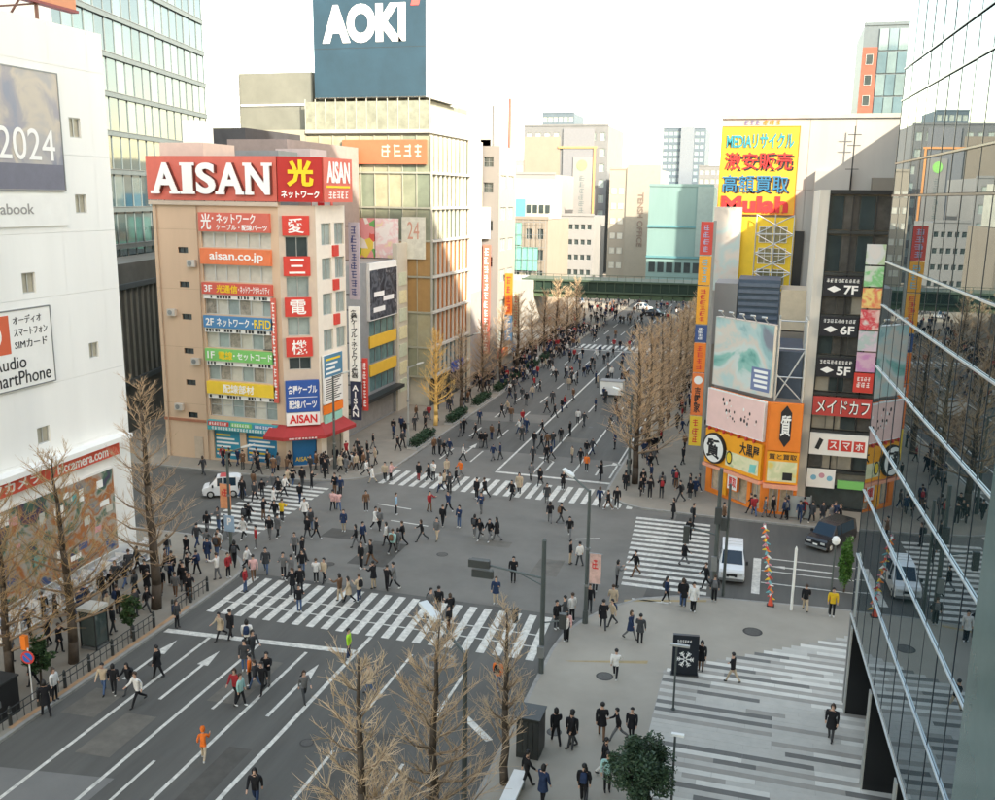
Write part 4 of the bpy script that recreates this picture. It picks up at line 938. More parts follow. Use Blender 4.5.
for k in range(4): piece('post', bw, F, 3.5 + k * 1.65, 13.9, .0, .1, 21, .12, M_BLACK)
for z, n in ((16.95, '7F'), (13.9, '6F'), (10.75, '5F')):
    s = sign(bw, F, 3.55, 6.25, z, z + 1.5, .1, .28, mat('board_black', (.015, .016, .022), .5), 'floor_sign')
    text(s, F, n, 5.0, 6.0, z + .18, z + .85, .28, M_TEXTW, .03, .02); marks(s, F, 3.7, 6.1, z + 1.05, z + 1.32, .28, M_TEXTW, 9, False, int(z)); MB().fpoly(s and F, [(3.8, z + .55), (4.3, z + .3), (4.8, z + .55), (4.3, z + .8)], .28, .3).build('sign_mark', M_TEXTW, s)
cols = [((.60, .62, .60), (.42, .55, .32)), ((.55, .62, .52), (.20, .50, .20)), ((.70, .20, .10), (.75, .60, .2)), ((.60, .05, .07), (.7, .5, .45)), ((.62, .50, .58), (.40, .50, .48)), ((.52, .24, .45), (.6, .4, .5))]
for k, c in enumerate(cols):
    z = 19.4 - k * 1.62
    sign(bw, F, 6.35, 7.7, z, z + 1.5, .1, .28, artmat('panel_print_%d' % k, [c[0], c[1], c[0], (.65, .62, .58)], 1.1, 'noise', k), 'panel_sign')
s = sign(bw, F, 6.3, 7.7, 9.7, 11.2, .1, .28, M_RED, 'panel_sign'); marks(s, F, 6.5, 7.5, 10.1, 10.5, .28, M_TEXTW, 3, False, 2); marks(s, F, 6.5, 7.5, 10.6, 10.9, .28, M_TEXTW, 4, False, 3)
s = sign(bw, F, 3.5, 9.5, 7.75, 9.2, .1, .4, mat('banner_red', (.50, .06, .05), .5, 0, .1, 3), 'banner_sign'); text(s, F, 'メイドカフェ', 3.75, 8.4, 7.95, 9.0, .4, M_TEXTB, .05, .02); text(s, F, 'メイドカフェ', 3.75, 8.4, 7.95, 9.0, .42, M_TEXTW, .005, .03)
s = sign(bw, F, 3.5, 9.5, 4.6, 6.3, .1, .4, M_WHITE, 'banner_sign'); [text(MB().box(F, 4.85 + k * .95, 5.65 + k * .95, 5.02, 5.85, .4, .42).build('red_tile', M_RED, s), F, 'スマホ'[k], 4.98 + k * .95, 5.52 + k * .95, 5.15, 5.72, .42, M_TEXTW, .02, .02) for k in range(3)]; marks(s, F, 7.8, 9.2, 5.05, 5.8, .4, M_TEXTB, 2, False, 7); MB().fpoly(F, [(3.9, 5.1), (4.2, 5.0), (4.5, 5.8), (4.2, 5.95)], .4, .43).build('phone_mark', M_TEXTB, s)
s = sign(bw, F, 3.5, 5.6, 1.9, 3.2 + .2, .1, .3, M_WHITE, 'banner_sign')
for k in range(3): MB().disc(F, 4.0 + k * .6, 2.7 + .2 * (k % 2), .22, .3, .31 + k * .002, 10).build('sign_dot', [mat('dot_blue', (.2, .45, .6), .5), mat('dot_pink', (.6, .3, .35), .5)][k % 2], s)
MB().box(F, 5.8, 9.5, 2.0, 2.6, .1, .4).build('shop_sign', grn, bw); MB().box(F, 3.6, 9.4, .2, 2.0, -.4, -.3).build('shop_window', M_GLASS, bw)

# ---------------- orange pawn shop on the corner
dk = thing('pawn_shop_building', 'low orange corner pawn shop with round lettered sign and pink billboard', 'building', (-1, 78, 0))
A, B, C = (-4.4, 77.8), (.2, 73.3), (2.75, 73.35)
FDu = fr2(A, B); FD = fr_scaled(A, B, 10.7); FRt = fr2(B, C); L = FD.len
M_DO = mat('shop_orange', (.82, .22, .025), .5, 0, .06); M_DA = mat('shop_amber', (.84, .36, .02), .5, 0, .06)
MB().prism([(-4.2, 78.0), (.25, 73.6), (2.6, 73.65), (2.6, 84), (-4.2, 84)], .1, 8.9).build('core', mat('shop_core_grey', (.2, .17, .14), .8), dk)
hsD = [(1.0, 3.4, .5, 2.3), (4.6, 8.0, .3, 2.3), (8.6, 10.3, .3, 2.3)]
MB().wall(FD, 0, L, 0, 9.0, hsD, .3).build('front_wall', M_DO, dk)
hsR = [(.5, 1.2, .3, 2.2), (1.35, 2.3, .3, 2.2)]
MB().wall(FRt, 0, FRt.len, 0, 9.0, hsR, .3).build('side_wall', M_DO, dk)
for w in [(h[0] * FD.k, h[1] * FD.k, h[2], h[3]) for h in hsD] + hsR: window(dk, FRt if w in hsR else FDu, *w, -.25, 2, 1, M_ALU, mat('shop_painted_lit_glass', (.5, .40, .28), .2, 0, .4, 2))  # lit interior is put into the warm pane colour
pk = sign(dk, FD, .1, L - .15, 5.9, 8.9, .05, .3, mat('pink_print', (.80, .55, .50), .5, 0, .06, .8), 'billboard', M_WHITE)
rp_ = random.Random(2)
for i in range(26):
    a, z = 5.6 + rp_.gauss(0, 1.5), 7.3 + rp_.gauss(0, .45)
    MB().disc(FD, a, max(6.3, min(8.5, z)), rp_.uniform(.06, .18), .3, .31 + i * .0004, 7).build('print_mark', M_TEXTB if i % 3 else M_WHITE, pk)
s = sign(dk, FD, .05, L - .1, 2.75, 5.6, .05, .3, M_DA, 'shop_sign')
text(s, FD, '大黒屋', 6.7, 10.2, 4.35, 5.35, .3, M_TEXTB, .02, .03)
nb = MB().box(FD, 4.2, 10.2, 3.05, 4.25, .3, .33).build('note_print', artmat('note_print', [(.75, .55, .1), (.6, .62, .35), (.75, .7, .45), (.45, .55, .3)], .9, 'noise', 5), s)
MB().disc(FD, 4.9, 3.75, .55, .33, .36).build('coin_print', M_TEXTB, nb); MB().disc(FD, 4.9, 3.75, .42, .36, .37).build('coin_face', M_YEL, nb); MB().fpoly(FD, [(8.6, 3.1), (9.7, 3.2), (9.9, 3.9), (8.8, 3.8)], .33, .35).build('card_print', mat('card_teal', (.2, .55, .5), .5), nb)
rd = MB().disc(FDu, 1.3, 4.15, 1.28, .3, .55, 28).build('round_sign', M_TEXTB, s); MB().disc(FDu, 1.3, 4.15, 1.13, .55, .57, 28).build('round_face', M_WHITE, rd); text(rd, FDu, '質', .55, 2.05, 3.35, 4.95, .57, M_TEXTB, .03, .03)
for i in range(7): MB().disc(FD, .9 + i * 1.4, 5.72, .16, .3, .5, 8).build('lamp', M_RED, s)
s = sign(dk, FRt, .15, 2.5, 5.3, 8.95, .05, .3, M_DO, 'shop_sign')
MB().fpoly(FRt, [(.95, 6.2), (1.35, 5.6), (1.75, 6.2), (1.75, 8.3), (1.35, 8.85), (.95, 8.3)], .3, .34).build('sign_shield', M_TEXTB, s); text(s, FRt, '質', .98, 1.72, 6.45, 8.1, .34, M_TEXTW, .02, .02)
s = sign(dk, FRt, .15, 2.5, 2.7, 5.2, .05, .3, M_DA, 'shop_sign'); text(s, FRt, '質と買取', .3, 2.35, 4.6, 5.05, .3, M_TEXTB, .01, .02)
MB().box(FRt, .25, 2.4, 2.85, 4.45, .3, .32).build('note_print', MATS['note_print'], s); MB().box(FRt, 1.4, 2.1, 3.0, 3.6, .32, .34).build('basket_print', M_TEXTB, s)
s = sign(dk, FD, 3.6, 4.5, .5, 2.5, .05, .25, M_DA, 'panel_sign'); s = sign(dk, FD, 4.8, 6.6, 1.2, 2.4, .05, .3, M_WHITE, 'panel_sign', M_ORANGE); text(s, FD, '買取', 5.0, 6.4, 1.4, 2.2, .3, M_TEXTR, .02, .02)
MB().box(FD, 0, L, 2.45, 2.7, .0, .5).build('ledge', mat('ledge_coral', (.8, .35, .22), .5), dk); MB().box(FRt, 0, FRt.len, 2.3, 2.6, .0, .5).build('ledge', mat('ledge_coral', (.8, .35, .22), .5), dk)
# teal billboard on the roof, with its frame
FB_ = fr_scaled((-4.3, 78.1), (.35, 74.0), 9.87); LB = FB_.len
tb = sign(dk, FB_, .1, LB - .1, 8.95 + .3, 14.7, -.4, .1, artmat('teal_print', [(.10, .30, .26), (.25, .48, .42), (.55, .62, .58), (.62, .56, .48), (.42, .56, .54), (.28, .44, .44), (.20, .22, .26)], .33, 'noise', 11), 'roof_billboard', M_ALU)
ins = sign(tb, FB_, 6.6, LB - .3, 9.5, 11.3, .1, .12, mat('slate_print', (.16, .20, .34), .5), 'caption_panel')
for k in range(4): MB().box(FB_, 7.0 + (k % 2) * .2, 9.2, 10.9 - k * .38, 11.12 - k * .38, .12, .13).build('caption_line', M_TEXTW, tb)
for i in range(5): MB().tube(FB_.p(1.5 + i * 1.8, 14.7, .0), FB_.p(1.5 + i * 1.8, 15.3, .6), .04).tube(FB_.p(1.2 + i * 1.8, 15.3, .6), FB_.p(1.9 + i * 1.8, 15.3, .6), .08).build('billboard_lamp', M_ALU, tb)
sf = MB()
for x, y in ((.6, 74.2), (2.6, 74.2), (2.6, 77), (.6, 77)): sf.tube((x, y, 8.9), (x, y, 15.2), .09)
for z in (10.8, 13, 15.1): sf.tube((.6, 74.2, z), (2.6, 74.2, z), .06); sf.tube((2.6, 74.2, z), (2.6, 77, z), .06)
sf.tube((.6, 74.2, 9), (2.6, 74.2, 13), .06); sf.tube((2.6, 74.2, 9), (.6, 74.2, 11), .05); sf.build('roof_frame', M_ALU, dk)
MB().bx(.7, 2.5, 75.5, 83, 8.9, 12.6).build('roof_plant', mat('plant_navy', (.05, .07, .10), .6, 0, .2), dk)
# rooftop store rooms behind the billboard
rs_ = thing('rooftop_store', 'pale boxes and dark louvred plant room behind the teal billboard', 'building', (-1, 92, 0))
F = Fr(0, 88, 0)
MB().bx(-5.2, 2.6, 88.3, 98, .1, 11).build('base_wall', M_B2, rs_)
MB().box(F, -5.2, -3.2, 11, 16.6, -5, 0).build('white_box', M_B4, rs_); MB().box(F, -3.15, .5, 11, 17, -5, -.15).build('plant_room', mat('plant_blue', (.07, .10, .14), .6), rs_)
for i in range(9): piece('louvre', rs_, F, -1.33, 11.9 + i * .58, -.15, 3.5, .3, .2, mat('louvre_blue', (.12, .15, .2), .5, .3))
MB().box(F, .6, 3.0, 12.6, 16.2, -5, 0).build('tan_box', mat('tan_box', (.56, .47, .34), .7, 0, .1), rs_); MB().box(F, .5, 3.0, 11, 12.5, -5, .2).build('plinth', M_B2, rs_)

# ---------------- tall stack of projecting orange signs
vs = thing('tall_projecting_sign', 'tall stack of orange projecting shop signs above the crowded shop pavement', 'sign', (-5.9, 84, 0))
Fv = Fr(0, 84, 0)
segs = [(2.3, 5.0, M_YEL, 3, M_TEXTR), (5.1, 8.9, mat('sign_vermilion', (.80, .20, .05), .5), '吉野家', M_TEXTB), (9.0, 11.6, M_ORANGE, 4, M_TEXTR), (11.7, 13.2, mat('sign_navy', (.04, .08, .22), .5), 4, M_TEXTW), (13.3, 16.6, mat('sign_amber', (.84, .38, .03), .5), 6, M_TEXTR), (16.7, 19.2, mat('sign_amber', (.84, .38, .03), .5), 3, mat('sky_lettering', (.2, .45, .55), .5, 0, 0)), (19.3, 22.1, M_RED, 4, mat('pale_violet_lettering', (.4, .36, .5), .5, 0, 0))]
for z0, z1, m, tx, tm in segs:
    s = sign(vs, Fv, -6.45, -5.4, z0, z1, -.3, 0, m, 'sign_panel'); marks(s, Fv, -6.2, -5.65, z0 + .2, z1 - .2, 0, tm, tx, True, int(z1)) if isinstance(tx, int) else (text(s, Fv, vert(tx), -6.2, -5.65, z0 + .25, z1 - 1.2, 0, tm, .02, .02), MB().disc(Fv, -5.92, z1 - .6, .38, 0, .02, 14).build('round_mark', M_TEXTW, s))
MB().bx(-5.4, -5.15, 84.05, 84.25, .1, 22.2).build('sign_post', M_GREY, vs)
# shops further along that pavement; unseen last two added to shade the street
for k, (y, h, m, lab) in enumerate(((124, 29, M_B2, 'cream block behind the yellow signboard wall'), (142, 30, M_B4, 'white block next to the railway bridge'), (158.5, 32, M_B2, 'unseen cream block added for shade beside the railway bridge'), (192, 34, M_B1, 'unseen grey block added for shade beyond the railway bridge'))):
    t = thing('street_block', lab, 'building', (2, y + 8, 0)); MB().bx(-5.0, 12, y, y + 15, .1, h).build('wall', m, t)
    Fs = Fr(-5.0, 0, -90)
    for i in range(3): sign(t, Fs, -(y + 4.6 + i * 4.5), -(y + 1 + i * 4.5), 2.8, 4, 0, .4, [M_RED, M_YEL, M_ORANGE][i], 'shop_sign')
    for i in range(3):
        for z in (6, 9.5, 13): window(t, Fs, -(y + 4 + i * 4.5), -(y + 1.4 + i * 4.5), z, z + 1.6, .02, 2, 1)
# unseen block added out of the frame to shade the shop pavement
ob_ = thing('shade_block', 'unseen grey block added down the cross street for shade', 'building', (40, 100, 0))
MB().bx(14, 60, 76, 100, .1, 34).build('wall', M_B1, ob_)
# ================================================================ street furniture
M_POLE = mat('pole_grey', (.10, .115, .11), .5, .4, .1); M_POLE2 = mat('pole_pale', (.38, .39, .37), .5, .4, .1)
def lamp_head(F0, p, q, parent):
    """flat lamp box from p towards q"""
    p, q = Vector(p), Vector(q); d = (q - p).normalized(); s = d.cross(Vector((0, 0, 1))).normalized()
    b = MB(); w = .2
    ring = lambda c, k, h: [tuple(c + s * w * k), tuple(c - s * w * k), tuple(c - s * w * k + Vector((0, 0, h))), tuple(c + s * w * k + Vector((0, 0, h)))]
    b.loft([ring(p, .5, .10), ring(p.lerp(q, .2), 1, .14), ring(q, .9, .10)]); o = b.build('lamp_head', mat('lamp_white', (.66, .66, .62), .4, .1, .05), parent)
    g = MB(); g.loft([[(v[0], v[1], v[2] - .03) for v in ring(p.lerp(q, .3), .7, .02)], [(v[0], v[1], v[2] - .03) for v in ring(p.lerp(q, .9), .7, .02)]]); g.build('lamp_glass', M_GLASSP, o)
def street_lamp(label, x, y, h, tip, banner=None, m=None, extra=None):
    t = thing('street_lamp', label, 'street lamp', (x, y, 0))
    m = m or M_POLE
    MB().tube((x, y, .05), (x, y, .9), .17, .15, 10).build('pole_base', m, t); MB().tube((x, y, .9), (x, y, h), .12, .08, 10).build('pole', m, t)
    for z in (2.4, 4.6): MB().tube((x, y, z), (x, y, z + .12), .15, .15, 10).build('collar', M_GREY, t)
    MB().tube((x, y, h - .1), (tip[0] * .75 + x * .25, tip[1] * .75 + y * .25, tip[2] * .8 + h * .2), .06, .05, 8).build('arm', m, t)
    lamp_head(None, (tip[0] * .6 + x * .4, tip[1] * .6 + y * .4, tip[2] * .6 + h * .4), tip, t)
    if banner:
        z0, z1, w, mm = banner; Fb = Fr(x, y, 0); s = MB().box(Fb, .15, .15 + w, z0, z1, -.02, .02).build('banner', mm, t)
        for z in (z0, z1): MB().tube((x, y, z), (x + .2 + w, y, z), .025).build('banner_rod', M_GREY, t)
        marks(s, Fb, min(.15, .15 + w) + .1, max(.15, .15 + w) - .1, z0 + (z1 - z0) * .5, z1 - .35, .02, M_TEXTR, 1, False, 5, .01)
    return t
bn = mat('banner_red_white', (.62, .40, .34), .7, 0, .3, 3)
cx_, cy_ = G(585, 625); street_lamp('tall dark street lamp with a red and white banner at the plaza kerb', cx_, cy_, 8.1, (cx_ - 1.6, cy_ + .4, 9.0), (2.6, 4.4, .65, bn))
lx, ly = G(232, 562); t = street_lamp('street lamp with an orange banner and parking sign at the store corner', lx, ly, 7.6, (lx + 2.4, ly - .8, 8.4), (3.7, 5.4, -.8, mat('banner_orange', (.75, .33, .16), .7, 0, .2, 3)))
Fp = Fr(lx, ly - .13, 0); s = MB().box(Fp, -.35, .4, 2.2, 3.3, 0, .04).build('parking_sign', mat('sign_grey_blue', (.3, .42, .55), .5), t); text(s, Fp, 'P', -.1, .2, 2.65, 3.15, .04, M_TEXTW, .03, .02)
street_lamp('near street lamp standing among the bare trees at the plaza kerb', -9.35, 28.6, 8.6, (-11.6, 30.4, 9.3), None, M_POLE)
for i, (px, py, h, lab) in enumerate(((335, 470, 8.5, 'thin lamp pole in front of the red awning'), (408.5, 448, 8, 'thin lamp pole beside the hedge end'), (466, 404, 8, 'lamp pole behind the hedge near the glass shop building'), (628, 487, 8, 'dark lamp pole beside the first bare tree of the shop pavement'))):
    x, y = G(px, py); street_lamp(lab, x, y, h, (x + (1.6 if x < -20 else -1.6), y - .2, h + .5), None, M_POLE if i != 1 else M_POLE2)

M_SIG = mat('signal_housing', (.055, .06, .058), .5, .3, .1)
def signal_head(parent, F, a, z, n=3, horiz=True, d=.0):
    b = MB(); w, h = (.32 * n + .15, .40) if horiz else (.36, .34 * n + .1)
    b.box(F, a, a + w, z, z + h, d, d + .22); o = b.build('signal_head', M_SIG, parent)
    for k in range(n):
        ca, cz = (a + .22 + .32 * k, z + .2) if horiz else (a + .18, z + .2 + .34 * k)
        MB().disc(F, ca, cz, .13, d - .02, d, 12).build('signal_lens', [mat('lens_green', (.03, .3, .2), .2), mat('lens_amber', (.5, .3, .02), .2), mat('lens_red', (.5, .04, .03), .2)][k % 3], o)
        v = MB(); v.box(F, ca - .15, ca + .15, cz + .13, cz + .16, d - .25, d).build('visor', M_SIG, o)
    return o
# signal pole with long arm at the plaza
sx, sy = G(541, 675); t = thing('traffic_signal', 'dark signal pole with a long arm of signal heads at the plaza corner', 'traffic light', (sx, sy, 0))
MB().tube((sx, sy, .1), (sx, sy, 7.3), .14, .11, 10).build('pole', M_POLE, t); MB().tube((sx, sy, 7.3), (sx, sy, 7.42), .13, .05, 10).build('pole_cap', M_POLE, t)
Fs_ = Fr(sx - 3.9, sy, 0)
MB().tube((sx, sy, 5.3), (sx - 3.0, sy, 5.65), .06, .05, 8).build('arm', M_POLE, t); MB().tube((sx, sy, 4.9), (sx - 1.2, sy, 5.4), .035, .035).build('brace', M_POLE, t)
signal_head(t, Fs_, 0, 5.5, 3); signal_head(t, Fs_, .2, 5.0, 3, True, .05); signal_head(t, Fr(sx - 1.6, sy, 90), .1, 2.6, 2, False)
MB().tube((sx, sy, 2.9), (sx + 1.0, sy - .1, 3.2), .04).build('side_arm', M_POLE, t); signal_head(t, Fr(sx + .9, sy, 0), 0, 2.8, 2, False)
MB().bx(sx - .16, sx + .16, sy - .34, sy - .12, 1.1, 1.7).build('control_box', M_GREY, t)
# signal pole by the van
sx, sy = G(713, 600); t = thing('traffic_signal', 'pair of tall dark signal poles beside the white van', 'traffic light', (sx, sy, 0))
MB().tube((sx, sy, .1), (sx, sy, 8.4), .15, .11, 10).build('pole', M_POLE, t); MB().tube((sx + .55, sy + .6, .1), (sx + .55, sy + .6, 7.3), .10, .08, 10).build('pole', M_POLE, t)
MB().tube((sx, sy, 4.2), (sx - 1.6, sy, 4.5), .05).build('arm', M_POLE, t); signal_head(t, Fr(sx - 2.1, sy, 0), .1, 3.5, 3, False); signal_head(t, Fr(sx + .15, sy, 0), 0, 4.6, 2, False)
MB().bx(sx - .2, sx + .2, sy - .35, sy - .13, 5.0, 6.0).build('signal_back', M_SIG, t); MB().bx(sx - .24, sx + .1, sy - .33, sy - .14, 2.0, 2.9).build('control_box', M_GREY, t)
# chevron lamp arm seen in front of the first street lamp
# garland pole on the kerb
gx, gy = G(771, 603); t = thing('garland_pole', 'slanting festival pole wrapped in a coloured paper garland by the cross street', 'pole', (gx, gy, 0))
MB().tube((gx, gy, .1), (gx - .75, gy + .2, 5.0), .05, .04).build('pole', M_POLE2, t)
rg_ = random.Random(6); gc = [M_YEL, M_RED, M_WHITE, mat('garland_pink', (.6, .25, .3), .7), mat('garland_teal', (.15, .4, .42), .7), M_ORANGE]
for k in range(46):
    f = .05 + .95 * k / 46; c = Vector((gx - .75 * f, gy + .2 * f, .1 + 4.9 * f)); a = k * 2.4
    MB().tube(c, c + Vector((math.cos(a) * .26, math.sin(a) * .26, -.10)), .09, .02, 5).build('paper_tuft', gc[k % 6], t)
# slim white posts
for i, (px, py, h, lab) in enumerate(((791, 612, 4.0, 'slim white post on the cross street kerb'), (829, 615, 4.4, 'black banded post with a white globe near the green shrub'))):
    x, y = G(px, py); t = thing('kerb_post', lab, 'post', (x, y, 0)); MB().tube((x, y, .1), (x, y, h), .06 if i else .08, .05 if i else .08, 8).build('post', M_POLE if i else M_WHITE, t)
    if i: MB().loft([[(x + r * math.cos(k * .785), y + r * math.sin(k * .785), h + z) for k in range(8)] for r, z in ((.08, 0), (.2, .1), (.24, .3), (.16, .48), (.03, .55))]).build('globe', M_WHITE, t); MB().tube((x, y, 1), (x, y, 1.2), .07, .07).build('red_band', M_RED, t)
    else: MB().tube((x, y, h), (x, y, h + .15), .08, .02).build('post_cap', M_WHITE, t)
# snowflake board and its lamp post
x, y = G(684, 678); t = thing('notice_board', 'black freestanding notice board with a white snowflake on the striped paving', 'sign', (x, y, 0)); Fb = Fr(x, y, 8)
MB().box(Fb, -.65, .65, .16, 2.35, -.2, 0).build('board', mat('board_night', (.012, .016, .022), .3, 0, .1), t); MB().box(Fb, -.7, .7, .12, .2, -.3, .1).build('foot', M_DARK, t)
sn = MB()
for k in range(6):
    a = k * math.pi / 3; c, s_ = math.cos(a), math.sin(a); o_ = (0, 1.05)
    def lp(r, w): return (o_[0] + c * r - s_ * w, o_[1] + s_ * r + c * w)
    sn.fpoly(Fb, [lp(.05, -.03), lp(.42, -.03), lp(.42, .03), lp(.05, .03)], 0, .01)
    for r in (.2, .3): sn.fpoly(Fb, [lp(r, 0), lp(r + .1, .12), lp(r + .13, .1), lp(r + .05, 0)], 0, .011); sn.fpoly(Fb, [lp(r, 0), lp(r + .05, 0), lp(r + .13, -.1), lp(r + .1, -.12)], 0, .012)
sn.build('snowflake', M_TEXTW, t); marks(t, Fb, -.45, .3, 1.97, 2.1, 0, M_TEXTW, 6, False, 2, .01); marks(t, Fb, -.25, .1, 1.76, 1.86, 0, M_TEXTW, 4, False, 3, .01)
x, y = G(673, 712); t = thing('plaza_lamp', 'thin plaza lamp post with a flat bar head in front of the notice board', 'street lamp', (x, y, 0))
MB().tube((x, y, .12), (x, y, 3.45), .05, .045, 8).build('post', M_POLE, t); MB().bx(x - .3, x + .6, y - .08, y + .08, 3.42, 3.52).build('lamp_bar', M_POLE2, t); MB().tube((x, y, .12), (x, y, .2), .12, .1, 8).build('post_foot', M_POLE, t)
x, y = G(672, 800); t = thing('plaza_lamp', 'thin plaza lamp post rising behind the evergreen tree', 'street lamp', (x, y - .3, 0))
MB().tube((x, y - .3, .12), (x, y - .3, 3.1), .05, .045, 8).build('post', M_POLE, t); MB().bx(x - .15, x + .35, y - .38, y - .22, 3.1, 3.2).build('lamp_bar', M_WHITE, t)
# telephone booth
x, y = -33.6, 38.9; t = thing('telephone_booth', 'glazed telephone booth with a pale roof beside the kerb railing', 'telephone booth', (x, y, KH))
for dx in (-.5, .44):
    for dy in (-.5, .44): MB().bx(x + dx, x + dx + .06, y + dy, y + dy + .06, KH, 2.3).build('corner_post', M_DARK, t)
MB().bx(x - .56, x + .56, y - .56, y + .56, 2.28, 2.46).build('roof', mat('booth_roof', (.55, .53, .46), .6, 0, .1), t); MB().bx(x - .5, x + .5, y - .5, y + .5, KH, .28).build('plinth', M_GREY, t)
for k, (F0, w) in enumerate(((Fr(x, y - .47, 0), .9), (Fr(x + .47, y, 90), .9), (Fr(x, y + .47, 180), .9), (Fr(x - .47, y, -90), .9))): MB().box(F0, -.42, .42, .35, 2.2, -.01, .01).build('glass_panel', mat('booth_glass', (.06, .08, .075), .05, 0, .2, 1, .8), t)
MB().bx(x - .15, x + .2, y + .1, y + .4, 1.1, 1.7).build('telephone', grn, t)
# no parking sign
x, y = G(33, 702); t = thing('no_parking_sign', 'round blue and red no parking sign on a thin white pole', 'sign', (x, y, KH)); Fn = Fr(x, y - .05, 12)
MB().tube((x, y, KH), (x, y, 2.8), .035, .035, 8).build('pole', M_WHITE, t); d_ = MB().disc(Fn, 0, 2.35, .33, 0, .02, 20).build('sign_disc', M_RED, t)
MB().disc(Fn, 0, 2.35, .24, .02, .03, 20).build('blue_face', mat('sign_blue', (.03, .14, .5), .4), d_); MB().fpoly(Fn, [(-.2, 2.5), (-.15, 2.55), (.2, 2.2), (.15, 2.15)], .03, .04).build('red_bar', M_RED, d_)
MB().bx(x - .5, x - .2, y + .1, y + .3, 2.6, 3.3).build('orange_lantern', M_ORANGE, t)
# black kiosk at the very edge
t = thing('utility_cabinet', 'black utility cabinet standing at the kerb beside the no parking sign', 'cabinet', (-33.0, 32.0, KH))
MB().bx(-33.7, -32.5, 30.6, 32.4, KH, 1.9).build('body', M_BLACK, t); MB().bx(-33.75, -32.45, 30.55, 32.45, 1.9, 1.98).build('top', M_DARK, t); MB().bx(-32.5, -32.47, 31.2, 31.3, .9, 1.2).build('handle', M_GREY, t)
t = thing('plaza_cabinet', 'dark metal newsstand cabinet on the plaza beside a thin bare tree', 'cabinet', (-8.8, 36.4, KH))
MB().bx(-9.35, -8.35, 35.8, 37.0, KH, 2.0).build('body', mat('cabinet_dark', (.045, .047, .045), .4, .4, .2, 2), t); MB().bx(-9.4, -8.3, 35.75, 37.05, 2.0, 2.06).build('top', M_DARK, t)
for k in range(4): MB().bx(-9.3 + k * .24, -9.1 + k * .24, 35.77, 35.8, .4, 1.9).build('door', M_DARK, t)
t = thing('plaza_bench', 'white block bench at the foot of the thin bare tree', 'bench', (-8.6, 33.2, KH)); MB().bx(-9.0, -8.4, 31.5, 34.2, .5, .62).build('seat', M_WHITE, t); MB().bx(-8.95, -8.45, 31.8, 32.1, KH, .5).build('leg', M_GREY, t); MB().bx(-8.95, -8.45, 33.6, 33.9, KH, .5).build('leg', M_GREY, t)
# bollards and railings along the kerb
b0 = None; nB = 0
for k in range(11):
    y = 29.5 + k * 1.75
    lab = 'short dark bollard of the kerb railing, %s from the cabinet' % ['first', 'second', 'third', 'fourth', 'fifth', 'sixth', 'seventh', 'eighth', 'ninth', 'tenth', 'eleventh'][k]
    if b0 is None:
        b0 = thing('bollard', lab, 'bollard', (0, 0, 0), 'bollards along the store kerb')
        MB().tube((0, 0, 0), (0, 0, .85), .085, .075, 10).build('post', M_DARK, b0); MB().tube((0, 0, .85), (0, 0, .95), .075, .03, 10).build('cap', M_DARK, b0); MB().tube((0, 0, .6), (0, 0, .66), .092, .092, 10).build('ring', M_GREY, b0)
        b0.location = (-32.0, y, KH)
    else: dup(b0, (-32.0, y, KH), 0, lab)
    if k < 10 and k != 7:
        r = thing('kerb_railing', 'low dark railing between the %s and next bollard' % lab.split(', ')[1].split(' ')[0], 'railing', (-32.0, y + .87, KH), 'railings along the store kerb')
        for z in (.45, .8): MB().tube((-32.0, y + .1, KH + z), (-32.0, y + 1.65, KH + z), .025, .025).build('rail', M_DARK, r)
        for q in range(3): MB().tube((-32.0, y + .4 + q * .45, KH), (-32.0, y + .4 + q * .45, KH + .8), .018, .018).build('baluster', M_DARK, r)
# traffic board standing in the far street
x, y = G(611, 397); t = thing('street_stage', 'white sheeted box standing in the street before the far crossing', 'box', (x, y, 0))
MB().bx(x - 1.4, x + 1.4, y, y + 1.6, .3, 1.9).build('box', M_WHITE, t); MB().bx(x - 1.45, x + 1.45, y - .05, y + 1.65, 1.9, 1.98).build('top', M_B4, t)
for dx in (-1.2, 1.1): MB().bx(x + dx, x + dx + .1, y + .1, y + .2, 0, .3).build('leg', M_DARK, t)
x, y = G(797, 520); t = thing('display_panel', 'pale steel hoarding panel on the shop pavement kerb', 'hoarding', (x, y, KH)); MB().bx(x - .9, x + .9, y, y + .1, .2, 1.9).build('board', M_POLE2, t); MB().bx(x - .95, x - .85, y - .1, y + .2, KH, 2.0).build('post', M_GREY, t); MB().bx(x + .85, x + .95, y - .1, y + .2, KH, 2.0).build('post', M_GREY, t)
x, y = G(772, 605); t = thing('traffic_cone', 'small red traffic cone at the foot of the garland pole', 'traffic cone', (x - .1, y - .4, KH)); MB().tube((x - .1, y - .4, KH + .04), (x - .1, y - .4, KH + .7), .17, .03, 12).build('cone', mat('cone_red', (.65, .08, .04), .5), t); MB().bx(x - .32, x + .12, y - .62, y - .18, KH, KH + .04).build('base', M_BLACK, t)

